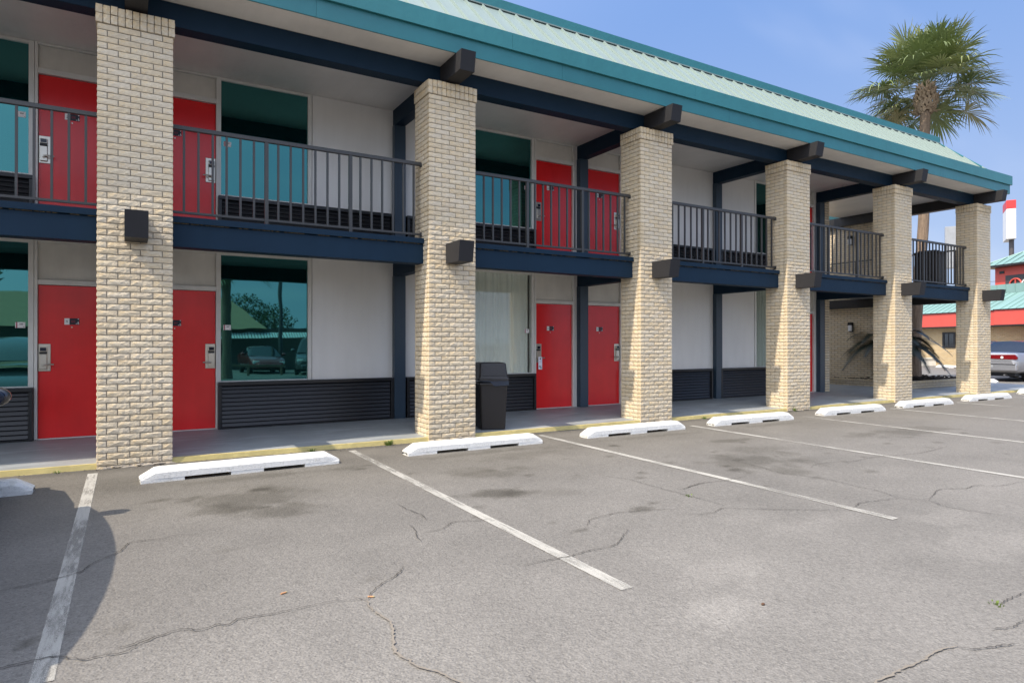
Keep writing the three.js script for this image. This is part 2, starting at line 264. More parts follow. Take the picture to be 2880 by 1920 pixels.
  const ribbon = (pts, w, y, ends = 0.25) => {
    const c = new THREE.CatmullRomCurve3(pts.map(q => new THREE.Vector3(q[0], 0, q[1]))), L = c.getLength(), N = Math.max(8, Math.round(L / 0.018)), f = []; let pa, pb;
    for (let i = 0; i <= N; i++) {
      const t = i / N, o = c.getPointAt(t), d = c.getTangentAt(t), nx = -d.z, nz = d.x;
      const jx = rr(-1, 1) * 0.006, e = Math.min(1, ends + 4 * Math.min(t, 1 - t)), a = w * e * rr(0.3, 1.2), b = w * e * rr(0.3, 1.2);
      const A = [o.x + nx * (a + jx), gy(o.z) + y, o.z + nz * (a + jx)], B = [o.x - nx * (b - jx), gy(o.z) + y, o.z - nz * (b - jx)];
      if (pa) f.push([pa, A, B, pb]); pa = A; pb = B;
    }
    const g = tris(f); const nn = g.attributes.normal; for (let i = 0; i < nn.count; i++) nn.setXYZ(i, 0, 1, 0); return g;
  };
  for (const c of CR) mesh('crack', ribbon(c, 0.0038, 0.0088), M.crack, lot);
  for (const c of FILL) { mesh('filled_crack', ribbon(c, 0.0072, 0.0078), M.crackFill, lot); }
  // painted bay lines
  [[-0.3, 0.24, 5.02], [2.46, 0.2, 5.46], [5.28, 0.26, 5.43], [8.05, 0.6, 5.35], [10.87, 0.7, 5.4], [13.78, 0.7, 5.4], [16.55, 0.7, 5.4], [19.4, 0.7, 5.4]].forEach(([x, z0, z1], i) => {
    const w = 0.05, f = [], sl = i ? 0 : 0.00; const N = 24; const P = (s, t) => { const z = z0 + (z1 - z0) * t; return [x + s * w + sl * t, gy(z) + 0.0045, z]; };
    const g = new THREE.BufferGeometry(), p = [], uv = [], ix2 = [];
    for (let k = 0; k <= N; k++) for (const s of [-1, 1]) { p.push(...P(s, k / N)); uv.push((s + 1) / 2, (k / N) * 0.9 + i * 0.37); }
    for (let k = 0; k < N; k++) { const a = k * 2; ix2.push(a, a + 2, a + 1, a + 1, a + 2, a + 3); }
    g.setAttribute('position', new THREE.Float32BufferAttribute(p, 3)); g.setAttribute('uv', new THREE.Float32BufferAttribute(uv, 2)); g.setIndex(ix2); g.computeVertexNormals();
    mesh('painted_line', g, M.line, lot);
  });
}
// walkway slab with its yellow kerb
{
  const top = z => 0.1 + (z > -2.2 ? -0.045 * (z + 2.2) / 2.24 : 0);
  const f = []; const X0 = -14, X1 = 24.2;
  f.push([[X0, top(0.03), -0.035], [X1, top(0.03), -0.035], [X1, 0.1, -2.2], [X0, 0.1, -2.2]], [[15.6, 0.1, -2.2], [X1, 0.1, -2.2], [X1, 0.1, -12], [15.6, 0.1, -12]], [[X1, -0.2, -0.035], [X1, -0.2, -12], [X1, 0.1, -12], [X1, 0.1, -2.2], ], [[X1, -0.2, -0.035], [X1, 0.1, -2.2], [X1, top(0.03), -0.035]]);
  const walk = mesh('walkway', tris(f), M.slab); tag(walk, 'grey painted concrete walkway along the motel front', 'walkway', null, 'structure');
  const kg = []; const N = 400; let prev;
  for (let i = 0; i <= N; i++) { const x = X0 + (X1 - X0) * i / N, j = 0.012 * (fbm(x * 3, 1, 3, 300) - 0.5), k = 0.02 * (fbm(x * 2, 8, 3, 310) - 0.5); const q = [[x, top(0.03) + 0.002, -0.075 + k], [x, top(0.03) + 0.002 + j * 0.4, -0.028 + k], [x, -0.02, -0.012 + k]]; if (prev) { kg.push([prev[0], prev[1], q[1], q[0]], [prev[1], prev[2], q[2], q[1]]); } prev = q; }
  const kerb = mesh('kerb', tris(kg), M.kerb); tag(kerb, 'low kerb edge painted yellow along the walkway', 'kerb', null, 'structure');
}

// ------------------------------------------------------------------ bricks
const ROW = 0.0677, BH = 0.0585;
function rockBrick(w, h, d, seed, endL = false, endR = false) { // front face rock-cut, looking along +z
  const R = mulberry(seed * 7919 + 13), nx = Math.max(3, Math.round(w / 0.032)), ny = 3, G = [];
  for (let j = 0; j <= ny; j++) { G.push([]); for (let i = 0; i <= nx; i++) {
    const u = i / nx, v = j / ny, eu = Math.min(u, 1 - u), edge = (i === 0 || i === nx || j === 0 || j === ny);
    const bulge = j === 2 ? 0.0028 : j === 1 ? 0.0028 : 0.0;
    let z = edge ? -0.001 + (R() - 0.5) * 0.0026 : bulge + (R() - 0.5) * 0.0052;
    const jx = edge ? 0 : (R() - 0.5) * 0.012, jy = edge ? (R() - 0.5) * 0.0025 : (R() - 0.5) * 0.014;
    G[j].push([u * w + jx, v * h + jy, z]);
  } }
  const f = [];
  for (let j = 0; j < ny; j++) for (let i = 0; i < nx; i++) { const a = G[j][i], b = G[j][i + 1], c = G[j + 1][i + 1], e = G[j + 1][i]; if (R() < 0.5) f.push([a, b, c], [a, c, e]); else f.push([a, b, e], [b, c, e]); }
  for (let i = 0; i < nx; i++) { const a = G[ny][i], b = G[ny][i + 1]; f.push([a, b, [b[0], h, -d], [a[0], h, -d]]); const c = G[0][i], e = G[0][i + 1]; f.push([[c[0], 0, -d], [e[0], 0, -d], e, c]); }
  const end = (i, s, on) => { for (let j = 0; j < ny; j++) { const a = G[j][i], b = G[j + 1][i]; const k = on ? s * 0.006 : 0; const am = [a[0] + (j ? k : 0), a[1], -d / 2], bm = [b[0] + (j + 1 < ny ? k : 0), b[1], -d / 2], ae = [a[0], a[1], -d], be = [b[0], b[1], -d]; if (s < 0) f.push([ae, am, bm, be], [am, a, b, bm]); else f.push([a, am, bm, b], [am, ae, be, bm]); } };
  end(0, -1, endL); end(nx, 1, endR);
  return tris(f);
}
function plainBrick(w, h, d) { const q = 0.0035; return tris([[[q, q, 0], [w - q, q, 0], [w - q, h - q, 0], [q, h - q, 0]], [[0, 0, -d], [w, 0, -d], [w - q, q, 0], [q, q, 0]], [[q, h - q, 0], [w - q, h - q, 0], [w, h, -d], [0, h, -d]], [[0, 0, -d], [q, q, 0], [q, h - q, 0], [0, h, -d]], [[w - q, q, 0], [w, 0, -d], [w, h, -d], [w - q, h - q, 0]]]); }
const brickCache = {};
function brickVariant(w, d, k, eL, eR) { const key = [w.toFixed(3), d, k, eL, eR].join(); return brickCache[key] ??= rockBrick(w, BH, d, Math.round(w * 1000) + k * 31 + (eL ? 5 : 0) + (eR ? 9 : 0), eL, eR); }
const JOINT = 0.0095, PW = 0.725, PD = 0.51;
const FRONT = [[0.085, 0.2105, 0.2105, 0.1905], [0.1875, 0.205, 0.205, 0.099]], SIDE = [[0.1005, 0.205, 0.095], [0.205, 0.205]];
const pillarX = k => -0.275 + 3.884 * k, centre = k => 0.0875 + 3.884 * k;

// ------------------------------------------------------------------ the motel
const motel = thing('motel_building', 'long two-storey motel with tan brick pillars, red doors and teal metal roof', 'motel');

function pillar(k, singly) {
  const p = group('brick_pillar', motel); p.position.set(pillarX(k), 0, 0);
  mesh('mortar_core', box(0.009, -0.05, -PD + 0.009, PW - 0.009, 5.0, -0.009), M.mortar, p);
  const rest = []; const R = mulberry(500 + k);
  const put = (g, mtx, tone) => { const c = g.clone().applyMatrix4(mtx); rest.push(paintRGB(c, brickTones[tone])); };
  const I = new THREE.Matrix4(), mt = (x, y, z, turn) => new THREE.Matrix4().makeTranslation(x, y, z).multiply(new THREE.Matrix4().makeRotationY(turn));
  for (let r = 0; r < 72; r++) {
    const y = -0.032 + r * ROW, row = FRONT[r % 2], top = y + BH;
    let x = 0;
    row.forEach((w, i) => {
      const g = brickVariant(w, 0.085, R() * 6 | 0, i === 0, i === row.length - 1), tone = R() * 7 | 0, z = (R() - 0.5) * 0.004;
      if (singly) { const b = mesh('brick', g, brickMats[tone], p); b.position.set(x, y, z); } else put(g, mt(x, y, z, 0), tone);
      x += w + JOINT;
    });
    let s = 0; for (const w of SIDE[(r + 1) % 2]) { // left, right and back faces
      const g = brickVariant(w, 0.06, R() * 6 | 0, false, false);
      put(g, mt(0, y, -PD + s, -Math.PI / 2), R() * 7 | 0); put(g, mt(PW, y, -0.0945 - s, Math.PI / 2), R() * 7 | 0); s += w + JOINT;
    }
    if (k < 3) { x = 0; for (const w of row) { put(brickVariant(w, 0.06, 0, false, false), mt(PW - x, y, -PD, Math.PI), R() * 7 | 0); x += w + JOINT; } }
  }
  const soldier = (w, h, v) => brickCache['s' + w.toFixed(3) + v] ??= (() => { const g = rockBrick(w, h, 0.08, 900 + v, true, true); return g; })();
  for (let q = 0; q < 2; q++) {
    const y = -0.032 + 72 * ROW + 0.002 + q * 0.101, o = 0.016, n = 11, w = (PW + 2 * o - 10 * 0.009) / n;
    for (let i = 0; i < n; i++) put(soldier(w, 0.091, R() * 5 | 0), mt(-o + i * (w + 0.009), y + (q ? rr(-0.006, 0.004) : 0), o, 0), R() * 7 | 0);
    const n2 = 7, w2 = (PD + o - 0.065 - n2 * 0.009) / n2;
    for (let i = 0; i < n2; i++) { put(soldier(w2, 0.091, R() * 5 | 0), mt(-o, y, -PD - 0 + i * (w2 + 0.009), -Math.PI / 2), R() * 7 | 0); put(soldier(w2, 0.091, R() * 5 | 0), mt(PW + o, y, -0.075 - i * (w2 + 0.009), Math.PI / 2), R() * 7 | 0); }
  }
  stuff(mesh('brickwork', rest, M.brickStuff, p));
  // rough mortar droppings round the foot
  const foot = []; for (let i = 0; i < 12; i++) { const g = prep(new THREE.IcosahedronGeometry(rr(0.012, 0.034), 0)); g.scale(rr(1, 3.2), rr(0.35, 0.8), 0.9); g.translate(rr(0.02, PW - 0.02), rr(0.0, 0.022), 0.012 + rr(0, 0.02)); foot.push(uvMetres(g)); }
  stuff(mesh('mortar_lump', foot, M.mortar, p));
}
for (let k = -1; k <= 5; k++) pillar(k, k === 0);

// structural timber and steel: beams, brackets, posts, slabs
const BX0 = -9;
function bracket(x0, x1, zBack, zTop, zBot, y0, y1, name) {
  const pts = [[-zBack, y0], [-zBack, y1], [-zTop, y1], [-zBot, y0]].map(([a, b]) => [a, b]); // in -z, y
  const g = prism(pts, 0, x1 - x0); g.rotateY(Math.PI / 2); g.translate(x0, 0, 0); return mesh(name, uvMetres(g), M.bracket, motel);
}
mesh('roof_beam', box(BX0, 5.062, -0.42, 19.96, 5.332, -0.2, 0.006), M.navy, motel);
for (let k = -1; k <= 5; k++) {
  const c = centre(k);
  bracket(c - 0.11, c + 0.11, -0.19, 0.5, 0.455, 5.064, 5.328, 'roof_bracket');
  bracket(c - 0.108, c + 0.112, -0.1, 0.45, 0.405, 2.48, 2.762, 'balcony_bracket');
  if (k < 5) {
    const x0 = pillarX(k) + PW - 0.012, x1 = pillarX(k + 1) + 0.012;
    mesh('balcony_beam', box(x0, 2.49, -0.42, x1, 2.764, -0.205, 0.006), M.navy, motel);
    mesh('balcony_edge_cap', box(x0 - 0.004, 2.77, -0.42, x1 + 0.014, 2.845, -0.172, 0.006), M.navy, motel);
    const N = 60, ds = []; for (let i = 0; i < N; i++) if (rnd() < 0.72) { const a = x0 + (x1 - x0) * i / N; ds.push(box(a, 2.7645, -0.206, a + (x1 - x0) / N * rr(0.5, 0.98), 2.7695, -0.192)); }
    stuff(mesh('weathered_joint', ds, M.dirtStrip, motel));
  }
  if (k < 5) mesh('roof_cross_beam', box(c - 0.09, 5.045, -2.2, c + 0.09, 5.312, -0.421, 0.005), M.navy, motel);
  if (k < 5) mesh('balcony_cross_beam', box(c - 0.09, 2.5, -2.2, c + 0.09, 2.718, -0.421, 0.005), M.navy, motel);
  if (k < 5) { mesh('post', box(c - 0.1, 0.09, -2.19, c + 0.1, 2.5, -2.05, 0.006), M.post, motel); mesh('post', box(c - 0.1, 2.836, -2.19, c + 0.1, 5.045, -2.05, 0.006), M.post, motel); }
}
mesh('end_cross_beam', box(19.3, 2.46, -9, 19.5, 2.718, -0.42), M.black, motel); mesh('end_cross_beam', box(19.3, 5.045, -9, 19.5, 5.312, -0.421), M.black, motel);
mesh('balcony_slab', [box(BX0, 2.722, -2.3, 19.9, 2.836, -0.421), box(15.64, 2.722, -3.4, 19.9, 2.836, -2.301)], M.slab, motel);
mesh('soffit', box(BX0, 5.336, -0.199, 20.15, 5.36, 0.309), M.soffit, motel);
mesh('ceiling', [box(BX0, 5.315, -2.3, 19.96, 5.36, -0.421), box(15.6, 5.315, -3.9, 19.96, 5.36, -2.301)], M.ceiling, motel);

// roof: two-step fascia, standing-seam mansard, parapet
const roof = group('roof', motel);
{
  for (let x = BX0; x < 20.1; x += 3.66) { const x1 = Math.min(x + 3.657, 20.17); mesh('fascia_panel', box(x, 5.33, 0.31, x1, 5.558, 0.33), M.teal, roof); mesh('fascia_panel', box(x - 0.9, 5.561, 0.31, x1 > 20.1 ? 20.21 : x1 - 0.9, 5.8, 0.372), M.teal, roof); }
  mesh('fascia_panel', box(20.15, 5.33, -9, 20.17, 5.558, 0.309), M.teal, roof); mesh('fascia_panel', box(20.15, 5.561, -9, 20.21, 5.8, 0.309), M.teal, roof);
  const P = (x, s, lift = 0) => [x, 5.588 + 0.982 * s + lift * 0.714, 0.37 - s + lift * 0.7];
  const pitch = 0.3085, s0 = 0.075, s1 = 1.2;
  const rib = (x, sa, sb) => [[P(x - 0.012, sa, 0.001), P(x - 0.012, sb, 0.001), P(x - 0.008, sb, 0.034), P(x - 0.008, sa, 0.034)], [P(x - 0.008, sa, 0.034), P(x + 0.008, sa, 0.034), P(x + 0.008, sb, 0.034), P(x - 0.008, sb, 0.034)], [P(x + 0.008, sa, 0.034), P(x + 0.012, sa, 0.001), P(x + 0.012, sb, 0.001), P(x + 0.008, sb, 0.034)], [P(x - 0.012, sa, 0.001), P(x - 0.008, sa, 0.034), P(x + 0.008, sa, 0.034), P(x + 0.012, sa, 0.001)]];
  for (let x = BX0; x < 20.1; x += pitch) {
    const a = x, b = Math.min(x + pitch, 20.12), lim = q => Math.min(s1, 20.2 - q); if (lim(a) <= s0 + 0.02) break;
    const f = lim(b) > s0 ? [[P(a, s0), P(b, s0), P(b, lim(b)), P(a, lim(a))]] : [[P(a, s0), P(20.2 - s0, s0), P(a, lim(a))]];
    mesh('roof_panel', tris(f.concat(rib(a, s0, lim(a) - 0.012))), M.tealRoof, roof);
  }
  // hip and right-hand slope
  const Q = (z, s) => [20.2 - s, 5.588 + 0.982 * s, z];
  for (let z = 0.29; z > -9; z -= pitch) { const b = z - pitch, lim = q => Math.min(s1, 0.37 - q); mesh('roof_panel', tris([[Q(z, s0), Q(b, s0), Q(b, lim(b)), Q(z, Math.max(s0, lim(z)))]]), M.tealRoof, roof); }
  mesh('hip_cap', tube([[20.1, 5.7, 0.27], [19.6, 6.19, -0.23], [19.0, 6.775, -0.83]], 0.026, 6, 4), M.teal, roof);
  mesh('parapet', [box(BX0, 6.815, -0.95, 19.04, 6.975, -0.85), box(18.94, 6.815, -9, 19.04, 6.975, -0.951)], M.teal, roof);
  mesh('parapet_flashing', [box(BX0, 6.794, -0.86, 19.05, 6.814, -0.826), box(19.041, 6.794, -9, 19.06, 6.814, -0.861)], M.tealRoof, roof);
  mesh('rib_closure', box(BX0, 6.5, -0.9, 18.96, 6.79, -0.862), M.interior, roof);
  mesh('flat_roof', [box(BX0, 6.4, -9, 15.6, 6.5, -0.96), box(15.6, 6.4, -3.9, 18.9, 6.5, -0.96)], M.slab, roof);
}

// back wall behind everything
mesh('wall', [box(BX0, 0.0, -9, 15.62, 5.33, -2.26)], M.white, motel);

// lettering
function canvasTex(w, h, draw) { const c = document.createElement('canvas'); c.width = w; c.height = h; const x = c.getContext('2d'); draw(x, w, h); const t = new THREE.CanvasTexture(c); t.colorSpace = THREE.SRGBColorSpace; t.magFilter = THREE.LinearFilter; t.minFilter = THREE.LinearFilter; return t; }
function flat(w, h, d) { const g = new THREE.BoxGeometry(w, h, d); return g; }
function faced(name, w, h, d, front, side, parent) { const m = new THREE.Mesh(flat(w, h, d), [side, side, side, side, front, side]); m.name = name; m.castShadow = m.receiveShadow = true; parent.add(m); return m; }
const edgeMat = M.signWhite;
function numberPlate(first, rest) {
  const t = canvasTex(256, 128, (x, w, h) => {
    x.fillStyle = '#f1f1ef'; x.fillRect(0, 0, w, h); x.fillStyle = '#14182a'; x.fillRect(88, 0, w - 88, h);
    x.fillStyle = '#111'; x.font = 'bold 64px sans-serif'; x.textAlign = 'center'; x.textBaseline = 'middle'; x.fillText(first, 44, 66);
    x.fillStyle = '#8c1c2e'; x.fillText(rest, 152, 66);
    x.fillStyle = '#e8e8ea'; x.beginPath(); x.arc(204, 112, 9, 0, 7); x.fill(); x.beginPath(); x.arc(240, 106, 16, 0, 7); x.fill(); x.fillRect(232, 66, 12, 40); x.beginPath(); x.moveTo(226, 4); x.lineTo(254, 4); x.lineTo(240, 30); x.fill(); x.fillStyle = '#14182a'; x.beginPath(); x.arc(240, 106, 7, 0, 7); x.fill();
  });
  return std(0xffffff, 0.4, { map: t });
}
function stickerMat(no) { return std(0xffffff, 0.5, { map: canvasTex(128, 96, (x, w, h) => { x.fillStyle = '#efecec'; x.fillRect(0, 0, w, h); x.fillStyle = '#a3163c'; x.fillRect(12, 0, 15, h); x.fillStyle = '#222'; x.font = 'bold 30px sans-serif'; x.textAlign = 'center'; x.fillText(no, 76, 44); x.fillStyle = '#777'; x.fillRect(104, 74, 14, 12); }) }); }

// one storey of one room: door, transom, window, panel, louvre
const LOW = { f: 0.1, doorTop: 2.135, bar0: 2.135, bar1: 2.2, ceil: 2.72, glass0: 0.805, louv: 0.79 };
const UPP = { f: 2.838, doorTop: 4.905, bar0: 4.905, bar1: 4.978, ceil: 5.313, glass0: 3.572, louv: 3.537 };
const WZ = -2.259;
function lockSet(door, x, y, dir) { // dir: which way the lever points
  const g = prep(new RoundedBoxGeometry(0.135, 0.362, 0.012, 2, 0.0058)); g.translate(x, y, 0.006);
  const lock = mesh('lock', [uvMetres(g)], M.steel, door); const ox = x - dir * 0.012;
  const h = prep(new RoundedBoxGeometry(0.084, 0.2, 0.03, 2, 0.008)); h.translate(ox, y - 0.055, 0.022); mesh('lock_case', [uvMetres(h)], M.steel, lock);
  const c = prep(new RoundedBoxGeometry(0.084, 0.062, 0.036, 2, 0.006)); c.translate(ox, y + 0.108, 0.024); mesh('card_reader', [uvMetres(c)], M.steel, lock);
  mesh('reader_screen', box(ox - 0.034, y + 0.086, 0.042, ox + 0.034, y + 0.132, 0.0445), M.screen, lock);
  mesh('card_slot', box(ox - 0.042, y + 0.05, 0.012, ox + 0.042, y + 0.074, 0.036), M.black, lock);
  const k = cyl(0.017, 0.017, 0.05, 16); k.rotateX(Math.PI / 2); k.translate(ox, y - 0.092, 0.05);
  const l = tube([[ox, y - 0.092, 0.068], [ox + dir * 0.05, y - 0.09, 0.072], [ox + dir * 0.118, y - 0.09, 0.066]], 0.0105, 8, 8);
  mesh('handle', [k, l], M.steel, lock);
}
function door(F, x0, x1, lockLeft, first, rest) {
  const d = mesh('door', box(x0 + 0.004, F.f + 0.012, -2.225, x1 - 0.004, F.doorTop - 0.006, -2.18, 0.003), M.red, motel);
  // children in the door's own axes: front face at z = -2.18
  const face = group('lock_side', d); face.position.z = -2.18; d.remove(face);
  const holder = new THREE.Group(); holder.name = 'fittings';
  const w = x1 - x0, lx = lockLeft ? x0 + 0.072 : x1 - 0.072;
  const before = d.children.length; lockSet(d, lx, F.f + 1.075, lockLeft ? 1 : -1);
  for (const c of d.children.slice(before)) c.position.z = -2.18;
  const plate = faced('number_plate', 0.165, 0.084, 0.006, numberPlate(first, rest), M.black, d); plate.position.set((x0 + x1) / 2 - 0.085, F.f + 1.555, -2.1765);
  const e = cyl(0.009, 0.009, 0.006, 10); e.rotateX(Math.PI / 2); e.translate((x0 + x1) / 2 - 0.085, F.f + 1.478, -2.177); mesh('peephole', e, M.steel, d);
  const jw = 0.036;
  mesh('door_frame', [box(x0 - jw, F.f, -2.259, x0, F.ceil, -2.135, 0.004), box(x1, F.f, -2.259, x1 + jw, F.ceil, -2.135, 0.004), box(x0, F.bar0, -2.259, x1, F.bar1, -2.138, 0.004), box(x0, F.ceil - 0.03, -2.259, x1, F.ceil, -2.138, 0.004), box(x0, F.f, -2.259, x1, F.f + 0.01, -2.15)], M.trim, motel);
  mesh('transom_panel', box(x0 + 0.002, F.bar1 + 0.001, -2.255, x1 - 0.002, F.ceil - 0.032, -2.178), M.transom, motel);
  return d;
}
function folds(x0, x1, y0, y1, z, amp, n, seed) {
  const N = Math.round((x1 - x0) / 0.012), rows = [y0, y1], rings = rows.map((y, r) => { const a = []; for (let i = 0; i <= N; i++) { const u = i / N; a.push([x0 + (x1 - x0) * u, y, z + amp * (Math.sin(u * n * 6.28 + 1.3 * Math.sin(u * n * 2.1 + seed)) + 0.4 * Math.sin(u * n * 13 + seed))]); } return a; });
  return loft(rings);
}
function win(F, x0, x1, kind, sticker, stickLeft) {
  const w = group('window', motel), t = F.ceil - 0.045, b = F.glass0;
  mesh('frame', [box(x0 - 0.06, b - 0.03, WZ, x0, F.ceil - 0.002, -2.14, 0.004), box(x1, b - 0.03, WZ, x1 + 0.06, F.ceil - 0.002, -2.14, 0.004), box(x0, t, WZ, x1, F.ceil - 0.002, -2.143, 0.004), box(x0, b - 0.022, WZ, x1, b, -2.143, 0.004)], M.trim, w);
  if (kind === 'clear' || kind === 'dull') { mesh('pane', box(x0, b, -2.186, x1, t, -2.182), M.glassClear, w); mesh('curtain', folds(x0 + 0.002, x1 - (kind === 'clear' ? 0.045 : 0.002), b, t, -2.222, 0.013, (x1 - x0) * 9, 2), kind === 'clear' ? M.curtain : M.curtainDull, w); mesh('room_shade', box(x0, b, -2.2585, x1, t, -2.25), M.interior, w); }
  else mesh('pane', box(x0, b, -2.19, x1, t, -2.184), M.glassTeal, w);
  if (sticker) { const s = faced('room_sticker', 0.105, 0.075, 0.002, stickerMat(sticker), edgeMat, w); s.position.set(stickLeft ? x0 + 0.09 : x1 - 0.085, F.f + 1.5, -2.1805); }
}
function panel(F, x0, x1) { mesh('wall_panel', box(x0, F.louv - 0.02, WZ, x1, F.ceil - 0.001, -2.155, 0.003), M.white, motel); }
function louver(F, x0, x1) {
  const l = group('louver_panel', motel), y0 = F.f - 0.002, y1 = F.louv;
  mesh('frame', [box(x0, y1 - 0.055, -2.15, x1, y1, -2.045, 0.008), box(x0, y0, -2.15, x0 + 0.05, y1 - 0.055, -2.045, 0.006), box(x1 - 0.045, y0, -2.15, x1, y1 - 0.055, -2.045, 0.006), box(x0 + 0.05, y0, -2.15, x1 - 0.045, y0 + 0.02, -2.06)], M.louver, l);
  mesh('backing', box(x0 + 0.02, y0, -2.254, x1 - 0.02, y1 - 0.02, -2.14), M.black, l);
  const n = 10, h = (y1 - 0.055 - y0 - 0.02) / n, g = box(x0 + 0.051, -0.034, -0.011, x1 - 0.046, 0.034, 0.011, 0.008); g.rotateX(-0.4);
  for (let i = 0; i < n; i++) { const s = mesh('slat', g, M.louver, l); s.position.set(0, y0 + 0.024 + h * (i + 0.5), -2.092); }
}
for (const F of [LOW, UPP]) {
  const low = F === LOW, n = low ? '1' : '2';
  // room 09
  win(F, -2.34, -1.1, 'teal', n + '09', false); door(F, -1.0, -0.09, true, n, '09'); panel(F, -3.67, -2.41); louver(F, -3.68, -1.04);
  // room 07
  door(F, 0.225, 1.135, false, n, '07'); win(F, 1.202, 2.465, 'teal', n + '07', true); panel(F, 2.535, 3.89); louver(F, 1.156, 3.86);
  // room 05
  panel(F, 4.05, 5.34); win(F, 5.41, 6.668, low ? 'clear' : 'teal', n + '05', false); door(F, 6.768, 7.64, true, n, '05'); louver(F, 4.1, 6.715);
  // room 03
  door(F, 7.985, 8.86, false, n, '03'); win(F, 8.93, 10.13, 'teal', n + '03', true); panel(F, 10.2, 11.66); louver(F, 8.9, 11.53);
  // room 01
  panel(F, 11.66, 13.075); win(F, 13.14, 14.32, low ? 'dull' : 'teal', n + '01', false); door(F, 14.46, 15.38, true, n, '01'); louver(F, 11.8, 14.4);
  mesh('wall_panel', [box(-9, F.f, WZ, -3.69, F.ceil - 0.001, -2.155), box(7.69, F.f, WZ, 7.93, F.ceil, -2.17), box(15.42, F.f, WZ, 15.64, F.ceil, -2.17), box(-0.05, F.f, WZ, 0.185, F.ceil, -2.17)], M.white, motel);
}
{ // do-not-disturb card on the lever of room 105
  const t = canvasTex(64, 192, (x, w, h) => { x.fillStyle = '#eef0fb'; x.fillRect(0, 0, w, h); x.fillStyle = '#2a3352'; x.beginPath(); x.arc(32, 30, 12, 0, 7); x.fill(); x.fillStyle = '#c9cde6'; x.fillRect(12, 60, 40, 6); x.fillRect(12, 74, 40, 6); x.fillStyle = '#8f97a8'; x.beginPath(); x.ellipse(26, 148, 20, 12, 0, 0, 7); x.fill(); x.fillStyle = '#4d8f88'; x.fillRect(30, 160, 26, 14); });
  const c = faced('door_hanger', 0.085, 0.24, 0.002, std(0xffffff, 0.6, { map: t }), edgeMat, scene); c.name = numbered('door_hanger'); c.position.set(6.835, 0.985, -2.1); tag(c, 'white paper hanger on the lever handle of the red door beside the curtained window', 'door hanger');
}
// railings
const PAT = [0.583, 0.738, 0.894, 1.05, 1.207, 1.364, 'p1.512', 1.655, 1.808, 1.964, 2.12, 2.278, 2.434, 'p2.584', 2.722, 2.877, 3.029, 3.184, 3.338, 3.493];
const balG = box(-0.0125, 2.915, -0.0125, 0.0125, 3.885, 0.0125), postG = box(-0.022, 2.845, -0.022, 0.022, 3.885, 0.022);
for (let k = -1; k < 5; k++) {
  const r = group('railing', motel), o = 3.884 * k, zr = -0.28; r.position.set(o, 0, zr);
  mesh('top_rail', [box(0.44, 3.885, -0.024, 3.625, 3.925, 0.024, 0.008), box(0.44, 3.925, -0.016, 3.62, 3.937, 0.016)], M.rail, r);
  mesh('bottom_rail', box(0.44, 2.895, -0.014, 3.632, 2.925, 0.014, 0.004), M.rail, r);
  mesh('wall_fitting', [3.885, 2.895].map(y => box(3.595, y - 0.014, -0.03, 3.612, y + 0.046, 0.03, 0.004)).concat([3.885, 2.895].map(y => box(0.446, y - 0.014, -0.03, 0.462, y + 0.046, 0.03, 0.004))), M.rail, r);
  for (const p of PAT) { const isP = typeof p === 'string', m = mesh(isP ? 'rail_post' : 'baluster', isP ? postG : balG, M.rail, r); m.position.x = isP ? +p.slice(1) : p; }
  mesh('post_foot', [1.512, 2.584].map(x => box(x - 0.04, 2.8452, -0.035, x + 0.04, 2.856, 0.035)), M.rail, r);
}
{ // guard rail on the open end by the stairs
  const r = group('railing', motel); r.position.set(19.36, 0, 0);
  mesh('top_rail', box(-0.02, 3.87, -6.5, 0.02, 3.905, -0.45), M.rail, r); mesh('bottom_rail', box(-0.012, 2.91, -6.5, 0.012, 2.935, -0.45), M.rail, r);
  for (const z of [-0.6, -1.45, -2.3, -3.4, -4.5, -5.6]) { const m = mesh('rail_post', postG, M.rail, r); m.position.z = z; }
  mesh('stair_string', tube([[-0.3, 2.9, -1.5], [-0.3, 3.2, -1.1], [-0.3, 3.42, -0.8]], 0.02, 6, 4), M.rail, r);
}
